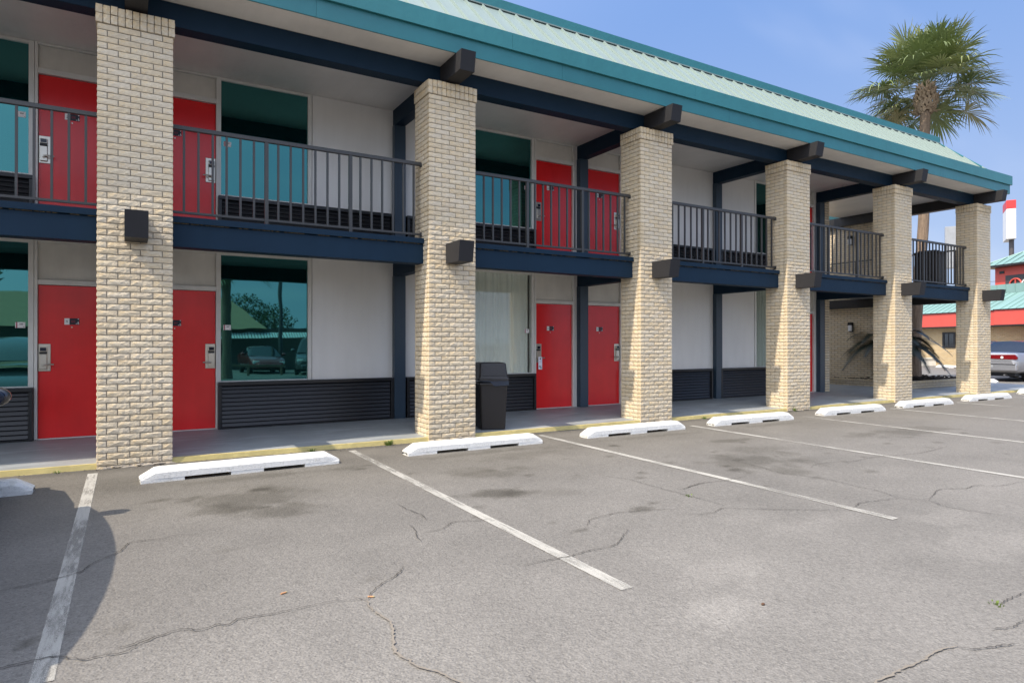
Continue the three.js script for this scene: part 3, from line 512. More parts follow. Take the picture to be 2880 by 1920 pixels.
// brick end walls
function coursed(name, parent, mtx, w, rows, y0, h = BH, tones = brickTones) { // plain bricks on a flat wall, joined
  const list = [], R = mulberry(Math.round(w * 991) + rows), cache = {};
  for (let r = 0; r < rows; r++) { let x = r % 2 ? -0.105 : 0; while (x < w - 0.02) { const a = Math.max(0, x), b = Math.min(w, x + 0.205); if (b - a > 0.03) { const key = (b - a).toFixed(3); const g = (cache[key] ??= plainBrick(b - a, h, 0.03)).clone(); g.translate(a, y0 + r * ROW, (R() - 0.5) * 0.004); list.push(paintRGB(g, tones[R() * tones.length | 0])); } x += 0.2145; } }
  const m = mesh(name, list, M.brickStuff, parent); m.applyMatrix4(mtx); return stuff(m);
}
{
  const w = group('end_wall', motel); // end of the room wing, beside the last post
  mesh('mortar_core', box(15.74, 0.05, -9, 15.91, 5.31, -2.06), M.mortar, w);
  coursed('brickwork', w, new THREE.Matrix4().makeTranslation(15.73, 0, -2.05), 0.19, 77, 0.1);
  coursed('brickwork', w, new THREE.Matrix4().makeTranslation(15.92, 0, -2.06).multiply(new THREE.Matrix4().makeRotationY(Math.PI / 2)), 6.9, 77, 0.1);
  const s = group('stair_wall', motel);
  mesh('mortar_core', box(19.46, 0.05, -9, 19.7, 5.04, -2.2), M.mortar, s);
  coursed('brickwork', s, new THREE.Matrix4().makeTranslation(19.45, 0, -9).multiply(new THREE.Matrix4().makeRotationY(-Math.PI / 2)), 6.8, 73, 0.1);
  mesh('wall_cap', box(19.44, 5.042, -9, 19.72, 5.3, -2.19), M.transom, s);
  for (const y of [1.86, 4.55]) { const l = group('wall_lamp', motel); l.position.set(19.44, y, -3.6); mesh('lamp_body', [box(-0.05, -0.13, -0.06, 0, 0.16, 0.06, 0.006), box(-0.12, 0.07, -0.06, -0.04, 0.16, 0.06, 0.006)], M.black, l); mesh('lamp_shade', box(-0.115, -0.11, -0.052, -0.051, 0.069, 0.052, 0.01), M.lampGlass, l); }
}

// ------------------------------------------------------------------ wheel stops
function stopGeos(L) {
  const D = 0.19, top = [], low = [];
  const ring = (x, hz, y1, y0, topz) => [[x, y0, hz], [x, y1 - 0.045, hz * 0.98], [x, y1 - 0.004, topz + 0.012], [x, y1, topz - 0.008], [x, y1, -topz + 0.008], [x, y1 - 0.004, -topz - 0.012], [x, y1 - 0.045, -hz * 0.98], [x, y0, -hz], [x, y0, hz]];
  const y0 = 0.034, h = 0.135, e = 0.13;
  const rings = [ring(-L / 2, 0.088, 0.05, y0, 0.07), ring(-L / 2 + 0.02, 0.093, 0.065, y0, 0.068), ring(-L / 2 + e, 0.097, h - 0.004, y0, 0.06), ring(-L / 2 + e + 0.03, 0.098, h, y0, 0.06)];
  for (let i = 1; i < 8; i++) rings.push(ring(-L / 2 + e + 0.03 + (L - 2 * e - 0.06) * i / 8, 0.098, h + rr(-0.002, 0.002), y0, 0.06));
  rings.push(ring(L / 2 - e - 0.03, 0.098, h, y0, 0.06), ring(L / 2 - e, 0.097, h - 0.004, y0, 0.06), ring(L / 2 - 0.02, 0.093, 0.065, y0, 0.068), ring(L / 2, 0.088, 0.05, y0, 0.07));
  const g = loft(rings.map(r => r.slice().reverse())); const cap = s => { const r = ring(s * L / 2, 0.088, 0.05, y0, 0.07); const c = [s * L / 2, 0.03, 0], f = []; for (let i = 0; i < r.length - 1; i++) f.push(s > 0 ? [c, r[i + 1], r[i]] : [c, r[i], r[i + 1]]); return tris(f); };
  const skin = (() => { const q = g.toNonIndexed ? g : g; q.computeVertexNormals(); return uvMetres(q); })();
  const feet = [[-L / 2, -L * 0.3], [-L * 0.085, L * 0.085], [L * 0.3, L / 2]].map(([a, b]) => box(a + 0.004, -0.02, -0.096, b - 0.004, 0.0345, 0.0965, 0.004));
  return { body: [skin, cap(-1), cap(1), ...feet] };
}
const stopGroup = 'white concrete wheel stops in front of the motel';
const stopG = stopGeos(1.98);
const STOPS = [[-1.72, 0.93, 0.01, 'shaded white wheel stop by the parked car in the left corner'], [1.1, 0.9, 0.05, 'white wheel stop right of the nearest brick pillar, below the long dark louver'], [3.92, 0.81, 0.012, 'white wheel stop below the second pillar and the black bin'], [6.69, 0.755, 0.01, 'white wheel stop at the foot of the third pillar from the left'],
  [9.34, 0.775, -0.03, 'white wheel stop between the third and fourth pillars'], [12.3, 0.765, -0.03, 'white wheel stop right of the fourth pillar, below the brick stair wall'], [15.09, 0.73, -0.03, 'white wheel stop right of the fifth pillar, below the black upstairs bin'], [18.07, 0.67, -0.04, 'white wheel stop in front of the last pillar'], [21.6, 0.4, -0.02, 'white wheel stop end cut off by the right edge of the photo'],
  [25.9, -3.3, Math.PI / 2, 'pale wheel stop on the ground behind the silver sedan'], [39.9, -10.25, Math.PI / 2 - 0.3, 'far white wheel stop in front of the red restaurant wall']];
let stop0; STOPS.forEach(([x, z, turn, label], i) => {
  let s; if (!i) { s = thing('wheel_stop', label, 'wheel stop'); mesh('concrete_body', stopG.body, M.stop, s); stop0 = s; }
  else { s = stop0.clone(); s.name = numbered('wheel_stop'); scene.add(s); tag(s, label, 'wheel stop'); }
  s.position.set(x, gy(z), z); s.rotation.y = turn; s.userData.group = stopGroup;
});

// ------------------------------------------------------------------ bins
{
  const b = thing('trash_bin', 'black plastic bin with hooded lid and liner beside the second pillar', 'trash bin', [4.83, 0.066, -0.46], -0.3); b.scale.set(1.12, 1, 1.05);
  const ring = (y, hx, hz, r = 0.03) => { const a = []; for (const [sx, sz, a0] of [[1, 1, 0], [-1, 1, 1], [-1, -1, 2], [1, -1, 3]]) for (let i = 0; i <= 3; i++) { const t = (a0 + i / 3) * Math.PI / 2; a.push([sx * (hx - r) + r * Math.cos(t), y, sz * (hz - r) + r * Math.sin(t)]); } a.push(a[0].slice()); return a; };
  const skin = (rs) => { const g = loft(rs.map(q => q.slice().reverse())); return uvMetres(g); };
  mesh('bin_body', [skin([ring(0.0, 0.165, 0.235), ring(0.012, 0.17, 0.24), ring(0.66, 0.19, 0.262), ring(0.67, 0.205, 0.277), ring(0.7, 0.205, 0.277), ring(0.7, 0.185, 0.255), ring(0.3, 0.17, 0.24)]), box(-0.165, 0.0, -0.235, 0.165, 0.012, 0.235)], M.plastic, b);
  mesh('bin_lid', [skin([ring(0.735, 0.21, 0.283), ring(0.778, 0.212, 0.285), ring(0.79, 0.197, 0.268), ring(0.985, 0.182, 0.222), ring(1.003, 0.165, 0.205), ring(1.008, 0.01, 0.01, 0.004)])], M.plastic, b);
  const flap = prism([[-0.155, 0], [0.155, 0], [0.145, 0.165], [-0.145, 0.165]], 0, 0.008); flap.rotateX(-0.235); flap.translate(0, 0.81, 0.263); mesh('lid_flap', flap, M.plastic, b);
  const bg = []; for (let i = 0; i < 40; i++) { const t = i / 40 * Math.PI * 2, u = (i + 1) / 40 * Math.PI * 2, q = (t, o, y) => { const c = Math.cos(t), s = Math.sin(t), k = 1 / Math.max(Math.abs(c) / (0.2 + o), Math.abs(s) / (0.27 + o)); return [c * k, y, s * k]; }; const dip = t => 0.01 * Math.max(0, Math.sin(t * 5 + 1)) + (Math.sin(t) > 0.4 && Math.cos(t) > -0.1 ? 0.03 : -0.03) + 0.012 * hash(Math.round(t * 40), 1, 5); bg.push([q(t, 0.01, 0.7 - dip(t)), q(u, 0.01, 0.7 - dip(u)), q(u, 0.004, 0.74), q(t, 0.004, 0.74)]); }
  mesh('bin_liner', tris(bg), M.bag, b);
  const u = thing('trash_bin', 'dark square bin upstairs behind the balcony railing at the far end', 'trash bin', [18.83, 2.838, -1.0], 0.12);
  mesh('bin_body', box(-0.29, 0, -0.29, 0.29, 0.93, 0.29, 0.02), M.plastic, u); mesh('bin_lid', [box(-0.305, 0.93, -0.305, 0.305, 1.0, 0.305, 0.02), box(-0.22, 1.0, -0.22, 0.22, 1.04, 0.22, 0.01)], M.plastic, u);
}

// ------------------------------------------------------------------ planter, palms, sago
{
  const p = thing('brick_planter', 'low brick planter with soil at the open end of the motel', 'planter', [18.8, 0.1, -1.5]);
  mesh('mortar_core', [box(0.01, -0.05, -0.11, 4.1, 0.165, -0.01), box(0.01, -0.05, -5, 0.11, 0.165, -0.11)], M.mortar, p);
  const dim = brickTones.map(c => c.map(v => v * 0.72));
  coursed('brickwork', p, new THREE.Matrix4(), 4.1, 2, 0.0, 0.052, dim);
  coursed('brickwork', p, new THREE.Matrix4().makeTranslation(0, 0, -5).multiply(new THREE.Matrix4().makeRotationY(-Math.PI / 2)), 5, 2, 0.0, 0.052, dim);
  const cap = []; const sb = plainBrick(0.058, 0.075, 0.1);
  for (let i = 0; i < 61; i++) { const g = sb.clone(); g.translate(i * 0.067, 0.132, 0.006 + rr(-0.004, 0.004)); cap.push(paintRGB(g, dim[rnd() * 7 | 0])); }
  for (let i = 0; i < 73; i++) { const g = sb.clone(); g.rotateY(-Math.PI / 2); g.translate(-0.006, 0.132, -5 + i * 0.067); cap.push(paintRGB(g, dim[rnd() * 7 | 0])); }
  stuff(mesh('coping', cap, M.brickStuff, p));
  mesh('soil', box(0.11, 0.0, -5, 4.08, 0.17, -0.11), M.soil, p);
  const mul = []; for (let i = 0; i < 900; i++) { const g = prep(new THREE.TetrahedronGeometry(rr(0.02, 0.055), 0)); g.scale(1.6, 0.7, 1); g.rotateY(rr(0, 6)); g.translate(rr(0.14, 4.0), 0.17 + rr(0, 0.06), rnd() < 0.5 ? rr(-2.2, -0.14) : rr(-5, -0.14)); mul.push(uvMetres(g)); }
  stuff(mesh('mulch', mul, M.soil, p));
}
function fanFrond(az, el, pet, rad, n, droop) {
  const d = new THREE.Vector3(Math.cos(az) * Math.cos(el), Math.sin(el), Math.sin(az) * Math.cos(el)), s = new THREE.Vector3(-Math.sin(az), 0, Math.cos(az)), f = [];
  const P = t => d.clone().multiplyScalar(pet * t).add(new THREE.Vector3(0, -0.09 * pet * t * t, 0));
  const w = s.clone().multiplyScalar(0.016), u = new THREE.Vector3().crossVectors(s, d).multiplyScalar(-1).normalize();
  for (let i = 0; i < 4; i++) { const a = P(i / 4), b = P((i + 1) / 4), q = u.clone().multiplyScalar(0.012); f.push([a.clone().sub(w), a.clone().add(w), b.clone().add(w), b.clone().sub(w)], [a.clone().sub(w), b.clone().sub(w), b.clone().add(q), a.clone().add(q)]); }
  const tip = P(1), d2 = d.clone().add(new THREE.Vector3(0, -0.18, 0)).normalize(), up = new THREE.Vector3().crossVectors(d2, s).normalize(); if (up.y < 0) up.negate();
  for (let i = 0; i < n; i++) {
    const th = (i / (n - 1) - 0.5) * 2 * 2.25 + rr(-0.05, 0.05), L = rad * (1 - 0.2 * Math.abs(th) / 2.25) * rr(0.82, 1.1), costa = 0.22 * rad * Math.cos(th * 0.5);
    const dir = d2.clone().multiplyScalar(Math.cos(th)).add(s.clone().multiplyScalar(Math.sin(th))).add(up.clone().multiplyScalar(0.3 * Math.abs(Math.sin(th)) - 0.05)).normalize();
    const across = new THREE.Vector3().crossVectors(dir, up).normalize(), base = tip.clone().add(d2.clone().multiplyScalar(costa * Math.max(0, Math.cos(th))));
    const dr = droop * rr(0.5, 1.7), tw = rr(-0.5, 0.5); let pa, pb; const S = 5;
    for (let k = 0; k <= S; k++) {
      const t = k / S, hw = (t < 0.5 ? 0.012 + 0.03 * t : 0.027 * (1 - t) / 0.5 + 0.002) * rad, o = base.clone().add(dir.clone().multiplyScalar(L * t * (1 - 0.12 * t * dr))).add(new THREE.Vector3(0, -dr * L * 0.5 * t * t * t, 0)), ac = across.clone().add(up.clone().multiplyScalar(tw * t)).multiplyScalar(hw);
      const A = o.clone().sub(ac), B = o.clone().add(ac); if (pa) f.push([pa, pb, B, A]); pa = A; pb = B;
    }
  }
  return tris(f.map(q => q.map(v => v.toArray())));
}
function fanPalm(name, label, base, pts, r0, r1, fronds, seedOff, R = 1) {
  const t = thing(name, label, 'palm tree', base); const top = pts[pts.length - 1];
  mesh('trunk', tube(pts, 0, 16, 40, u => r0 + (r1 - r0) * u + 0.05 * Math.exp(-u * 14)), M.trunk, t);
  const boots = []; for (let i = 0; i < 150; i++) { const a = i * 2.399, h = (i / 150), y = top[1] - 0.62 + h * 0.86, rad = r1 * (1.05 + 1.15 * Math.sin(Math.min(1, h * 1.25 + 0.12) * 2.6)); const g = box(-0.035, -0.1, -0.011, 0.035, 0.13, 0.011); g.rotateZ((i % 2 ? 1 : -1) * rr(0.25, 0.7)); g.rotateX(rr(0.15, 0.5)); g.translate(0, 0, rad); g.rotateY(a); g.translate(top[0], y, top[2]); boots.push(g); }
  for (let i = 0; i < 20; i++) { const a = rr(0, 6.28), g = box(-0.02, -0.02, 0, 0.02, 0.0, rr(0.16, 0.3)); g.rotateX(rr(-0.15, 0.35)); g.translate(0, 0, r1 * 1.2); g.rotateY(a); g.translate(top[0], top[1] - 0.58 + rr(-0.05, 0.06), top[2]); boots.push(g); }
  stuff(mesh('leaf_bases', boots, M.boot, t));
  for (let i = 0; i < fronds; i++) {
    const q = (i + 0.3) / fronds, el = 1.35 - 1.85 * Math.pow(q, 0.95) + rr(-0.2, 0.2), az = i * 2.399 + seedOff + rr(-0.25, 0.25);
    if (el < 0.12 && -0.93 * Math.cos(az) + 0.37 * Math.sin(az) > 0.55) continue;
    const g = fanFrond(az, el, R * rr(0.8, 1.4), R * rr(0.85, 1.1), 36, 0.15 + 0.6 * rnd()); g.translate(top[0], top[1] + 0.24 - 0.22 * q, top[2]);
    mesh('frond', g, q > 0.82 && rnd() < 0.4 ? M.frondOld : rnd() < 0.42 ? M.frondDark : M.frond, t);
  }
  return t;
}
fanPalm('palm_tree', 'tall fan palm behind the far end of the motel roof', [21.9, 0.25, -3.0], [[0, -0.1, 0], [0.05, 1.2, 0.0], [0.25, 3.2, 0.02], [0.58, 5.2, 0], [0.72, 7.4, -0.05], [0.84, 9.4, -0.05]], 0.17, 0.15, 84, 0.4);
function sago(name, label, pos, n, len) {
  const t = thing(name, label, 'cycad', pos);
  mesh('stem', tube([[0, -0.1, 0], [0.02, 0.45, 0], [0, 0.95, 0]], 0, 10, 10, u => 0.15 - 0.02 * u), M.boot, t);
  for (let i = 0; i < n; i++) {
    const az = i * 2.399 + 0.3, q = i / n, el = 1.3 - 0.95 * q + rr(-0.1, 0.1), L = len * rr(0.9, 1.15), d = new THREE.Vector3(Math.cos(az), 0, Math.sin(az)), s = new THREE.Vector3(-Math.sin(az), 0, Math.cos(az)), f = [];
    const P = u => { const x = L * (Math.cos(el) * u + 0.18 * u * u), y = L * (Math.sin(el) * u - (0.6 + 0.35 * q) * Math.pow(u, 2.5)); return d.clone().multiplyScalar(x).add(new THREE.Vector3(0, y, 0)); };
    const N = 70; for (let k = 0; k < N; k++) {
      const u = 0.12 + 0.88 * k / N, o = P(u), tan = P(u + 0.02).sub(P(u)).normalize(), up = new THREE.Vector3().crossVectors(s, tan).normalize(); if (up.y < 0) up.negate();
      const ll = 0.21 * Math.sin(Math.min(1, (1.06 - u) * 1.9) * 1.45) * len + 0.02;
      for (const q2 of [-1, 1]) { const dir = s.clone().multiplyScalar(q2).add(tan.clone().multiplyScalar(0.75)).add(up.clone().multiplyScalar(0.12)).normalize(), w = tan.clone().multiplyScalar(0.017); f.push([o.clone().sub(w), o.clone().add(w), o.clone().add(dir.clone().multiplyScalar(ll)).add(new THREE.Vector3(0, -0.02, 0))]); }
    }
    for (let k = 0; k < 12; k++) { const a = P(k / 12), b = P((k + 1) / 12), w = s.clone().multiplyScalar(0.008); f.push([a.clone().sub(w), a.clone().add(w), b.clone().add(w), b.clone().sub(w)]); }
    const g = tris(f.map(q => q.map(v => v.toArray()))); g.translate(0, 0.95, 0); mesh('frond', g, M.sago, t);
  }
}
sago('sago_palm', 'dark sago palm in the planter, half hidden by the fifth pillar', [20.1, 0.25, -2.75], 46, 1.5);

// ------------------------------------------------------------------ weeds and litter
function tuft(label, x, z, n, h, mat, y) {
  const t = thing('grass_tuft', label, 'weeds', [x, y ?? gy(z), z]); const f = [];
  for (let i = 0; i < n; i++) { const a = rr(0, 6.28), r = rr(0, 0.05), L = h * rr(0.4, 1.1), lean = rr(0.2, 0.95), w = rr(0.0022, 0.0045), c = Math.cos(a), s = Math.sin(a); const b = [c * r, 0, s * r], m = [c * (r + L * lean * 0.4), L * 0.62, s * (r + L * lean * 0.4)], e = [c * (r + L * lean), L * (0.95 - lean * 0.35), s * (r + L * lean)]; f.push([[b[0] - s * w, 0, b[2] + c * w], [b[0] + s * w, 0, b[2] - c * w], [m[0] + s * w, m[1], m[2] - c * w], [m[0] - s * w, m[1], m[2] + c * w]], [[m[0] - s * w, m[1], m[2] + c * w], [m[0] + s * w, m[1], m[2] - c * w], e]); }
  stuff(mesh('blades', tris(f), mat, t)); return t;
}
tuft('bright green grass tuft growing by the kerb left of the second pillar', 3.02, 0.02, 90, 0.085, M.grass);
tuft('small sprig of grass on the yellow kerb behind the nearest full wheel stop', 2.0, 0.02, 26, 0.05, M.grass);
tuft('tiny weed on the yellow kerb left of the nearest pillar', -0.62, 0.02, 18, 0.03, M.grass);
tuft('green weeds at the foot of the fourth pillar', 11.55, 0.03, 60, 0.09, M.grass);
tuft('yellow green weeds by the kerb between the third and fourth pillars', 9.0, 0.02, 40, 0.05, M.grass);
tuft('weeds at the far kerb corner by the right edge', 23.0, 0.02, 60, 0.12, M.grass);
tuft('dry weed in a crack in the middle of the lot', 4.42, 4.05, 24, 0.02, M.grass);
tuft('small weed in the crack at the lower right edge', 4.06, 6.63, 16, 0.02, M.grass);
{ const gs = []; for (let i = 0; i < 520; i++) { const g = prep(new THREE.TetrahedronGeometry(rr(0.003, 0.011), 0)); g.rotateY(rr(0, 6)); g.scale(1.3, 0.7, 1); const z = -0.005 + 0.2 * Math.pow(rnd(), 2.2), x = rr(-1.5, 17); g.translate(x, gy(z) + 0.003, z); gs.push(uvMetres(g)); } tag(mesh('grit', gs, M.crackFill), 'loose grit and small stones along the foot of the yellow kerb', 'grit', null, 'stuff'); }
function butt(label, x, z, turn) { const t = thing('cigarette_butt', label, 'litter', [x, gy(z) + 0.006, z], turn); const a = cyl(0.0048, 0.0048, 0.028, 8); a.rotateZ(Math.PI / 2); mesh('filter', a, M.butt, t); const b = cyl(0.0047, 0.0045, 0.009, 8); b.rotateZ(Math.PI / 2); b.translate(0.0186, 0, 0); mesh('burnt_end', b, M.straw, t); }
butt('orange cigarette butt on open asphalt', 0.753, 4.547, 0.3); butt('orange cigarette butt lying where the cracks meet', 1.156, 4.839, -0.5);
{ const g = prep(new THREE.IcosahedronGeometry(0.009, 1)); g.scale(1.3, 0.8, 1); g.translate(0, 0.006, 0); const s = mesh('pebble', uvMetres(g), M.pebble); s.position.set(2.947, gy(6), 5.998); tag(s, 'small brown stone alone on the asphalt at lower right', 'stone'); }

// ------------------------------------------------------------------ cars
function car(name, label, paint, pos, turn, S = {}) {
  const L = S.L ?? 4.9, hw = S.hw ?? 0.92, belt = S.belt ?? 0.93, rh = S.rh ?? 1.42, sill = 0.3, trunk = S.trunk ?? belt + 0.06, hood = S.hood ?? belt - 0.04;
  const t = thing(name, label, 'car', pos, turn);
  const st = [[-L / 2, 0.8, 0.42, trunk - 0.24], [-L / 2 + 0.05, 0.93, 0.36, trunk - 0.05], [-L / 2 + 0.2, 0.985, sill, trunk], [-L * 0.33, 1, sill, trunk + 0.015], [-L * 0.18, 1, sill, belt + 0.02], [0, 1, sill, belt], [L * 0.16, 1, sill, belt - 0.01], [L * 0.3, 0.99, sill, hood], [L / 2 - 0.35, 0.95, sill, hood - 0.09], [L / 2 - 0.1, 0.84, 0.32, hood - 0.2], [L / 2, 0.66, 0.38, hood - 0.32]];
  const ring = ([x, k, s, b]) => { const h = hw * k, o = [[0, s], [0.86 * h, s], [0.97 * h, s + 0.09], [1.0 * h, s + (b - s) * 0.45], [0.985 * h, s + (b - s) * 0.72], [0.93 * h, b - 0.03], [0.86 * h, b], [0.5 * h, b + 0.022], [0, b + 0.03]]; return [...o.map(([z, y]) => [x, y, z]), ...o.slice(0, -1).reverse().map(([z, y]) => [x, y, -z])]; };
  const rings = st.map(ring), body = loft(rings), capEnd = (r, s) => { const c = [r[0][0], (r[0][1] + r[8][1]) / 2, 0], f = []; for (let i = 0; i < r.length - 1; i++) f.push(s > 0 ? [c, r[i], r[i + 1]] : [c, r[i + 1], r[i]]); return tris(f); };
  mesh('body', [uvMetres(body), capEnd(rings[0], -1), capEnd(rings[rings.length - 1], 1)], paint, t);
  const xr0 = S.rearBase ?? -L * 0.34, xr1 = S.roofRear ?? -L * 0.17, xf1 = L * 0.07, xf0 = L * 0.235, b0 = trunk + 0.01, b1 = belt - 0.02;
  const cr = (x, b, y, k) => { const zb = hw * 0.9, zr = hw * (S.rk ?? 0.66); const q = k; return [[x, b, zb], [x, b + (y - b) * 0.55, zb + (zr - zb) * 0.5 * q], [x, y - 0.05 * q, zr * q + zb * (1 - q)], [x, y, (zr - 0.13) * q + zb * 0.85 * (1 - q)], [x, y + 0.025 * q, 0]]; };
  const A = cr(xr0, b0, b0 + 0.02, 0), B = cr(xr1, belt, rh - 0.02, 1), C0 = cr((xr1 + xf1) / 2, belt, rh, 1), C = cr(xf1, belt, rh - 0.03, 1), D = cr(xf0, b1, b1 + 0.02, 0);
  const mir = r => [...r, ...r.slice(0, -1).reverse().map(([x, y, z]) => [x, y, -z])];
  if (S.arc) { // rounded cabin
    const st2 = []; for (let i = 0; i <= 12; i++) { const u = i / 12, y = Math.pow(Math.sin(Math.PI * (0.04 + 0.92 * u)), 0.6), x = xr0 - 0.25 + (xf0 + 0.35 - xr0) * u; st2.push(cr(x, belt - 0.03, belt + (rh - belt) * y, Math.min(1, y * 1.02))); }
    mesh('roof', loft(st2.map(r => mir(r).slice(2, -2))), paint, t);
    for (const q of [1, -1]) mesh('side_window', loft(st2.map(r => r.slice(0, 3).map(([x, y, z]) => [x, y, z * q]))), M.carGlass, t);
  } else {
  mesh('rear_window', loft([mir(A), mir(B)].map(r => r.slice(1, -1))), M.carGlass, t); mesh('windshield', loft([mir(C), mir(D)].map(r => r.slice(1, -1))), M.carGlass, t);
  mesh('roof', loft([B, C0, C].map(r => mir(r).slice(2, -2))), paint, t);
  for (const s of [1, -1]) { const fl = r => r.slice(0, 3).map(([x, y, z]) => [x, y, z * s]); mesh('side_window', loft([fl(B), fl(C0), fl(C)]), M.carGlass, t); const tri = [[A[0], A[2], B[0]], [A[2], B[2], B[0]], [D[0], D[2], C[0]], [D[2], C[2], C[0]]].map(q => q.map(([x, y, z]) => [x, y, z * s])); mesh('quarter_window', tris(tri), paint, t); mesh('window_pillar', [box(C0[0][0] - 0.03, belt - 0.02, s * hw * 0.8 - 0.1, C0[0][0] + 0.03, belt, s * hw * 0.8 + 0.1)], M.black, t); }
  }
  for (const x of [-L * 0.295, L * 0.305]) for (const s of [-1, 1]) { const w = group('wheel', t); w.position.set(x, 0.325, s * (hw - 0.1)); const y = prep(new THREE.TorusGeometry(0.235, 0.09, 10, 28)); mesh('tyre', uvMetres(y), M.tyre, w); const r = cyl(0.2, 0.2, 0.12, 20); r.rotateX(Math.PI / 2); mesh('rim', r, M.rim, w); const a = cyl(0.35, 0.35, 0.2, 24); a.rotateX(Math.PI / 2); a.translate(0, 0.01, -s * 0.02); mesh('wheel_arch', a, M.black, w); }
  for (const s of [1, -1]) {
    mesh('tail_light', prism([[0.02, trunk - 0.2], [0.93 * hw, trunk - 0.22], [0.955 * hw, trunk - 0.14], [0.86 * hw, trunk - 0.045], [0.02, trunk - 0.06]], 0, 0.07).applyMatrix4(new THREE.Matrix4().makeRotationY(-Math.PI / 2)).applyMatrix4(new THREE.Matrix4().makeScale(1, 1, s)).translate(-L / 2 + 0.06, 0, 0), M.lampRed, t);
    const rl = cyl(0.045, 0.045, 0.02, 16); rl.rotateZ(Math.PI / 2); rl.translate(-L / 2 - 0.012, trunk - 0.15, s * 0.42); mesh('reverse_light', rl, M.lampClear, t);
    mesh('headlight', box(L / 2 - 0.2, hood - 0.34, s * 0.62 - 0.16, L / 2 - 0.06, hood - 0.21, s * 0.62 + 0.16, 0.03), M.lampClear, t);
    const mg = prep(new THREE.SphereGeometry(0.1, 14, 10)); mg.scale(0.8, 0.78, 1.2); const mr = mesh('side_mirror', [uvMetres(mg), box(-0.03, -0.05, -0.16, 0.03, 0.0, 0)].map(g => { g.translate(S.mirX ?? L * 0.17, belt + 0.1, s * (hw + (S.mirOut ?? 0.1))); return g; }), paint, t);
    mesh('mirror_glass', uvMetres(prep(new THREE.SphereGeometry(0.085, 12, 8))).scale(0.2, 0.72, 1.1).translate((S.mirX ?? L * 0.17) - 0.075, belt + 0.1, s * (hw + (S.mirOut ?? 0.1))), M.screen, t);
  }
  mesh('rear_bumper', prep(new RoundedBoxGeometry(0.16, 0.27, hw * 1.86, 3, 0.06)).translate(-L / 2 + 0.03, 0.52, 0), paint, t); mesh('front_bumper', prep(new RoundedBoxGeometry(0.2, 0.25, hw * 1.3, 3, 0.08)).translate(L / 2 - 0.02, 0.45, 0), paint, t);
  mesh('bumper_strip', box(-L / 2 - 0.055, 0.615, -hw * 0.9, -L / 2 - 0.03, 0.645, hw * 0.9), M.black, t);
  mesh('license_plate', box(-L / 2 - 0.058, 0.5, -0.16, -L / 2 - 0.045, 0.61, 0.16), M.signGrey, t);
  mesh('underbody', box(-L / 2 + 0.15, 0.2, -hw * 0.8, L / 2 - 0.25, 0.36, hw * 0.8), M.black, t);
  const ex = cyl(0.03, 0.03, 0.3, 10); ex.rotateZ(Math.PI / 2); ex.translate(-L / 2 + 0.1, 0.25, 0.5); mesh('exhaust_pipe', ex, M.rim, t);
  return t;
}
const paint = (r, g, b, metal = 0.3) => phy(lin(r, g, b), 0.35, { metalness: metal, clearcoat: 1, clearcoatRoughness: 0.05 });
car('parked_car', 'dark car in the left corner showing only its mirror and front wheel edge', paint(0.035, 0.037, 0.042), [-1.86, gy(3.1), 3.15], Math.PI / 2, { L: 4.75, hw: 0.93, rh: 1.5, rk: 0.74, belt: 0.89, arc: true, mirX: 0.92, mirOut: 0.075 });
car('parked_car', 'silver sedan seen from behind at the right edge', paint(0.36, 0.37, 0.4, 0.55), [29.3, 0, -2.95], 0, { L: 5.05, hw: 0.93, rh: 1.45, belt: 0.98, trunk: 1.02 });
car('parked_car', 'red car mostly hidden behind the silver sedan', paint(0.5, 0.03, 0.03), [37.5, 0, -7.6], 0.3, { L: 4.8, rh: 1.5 });

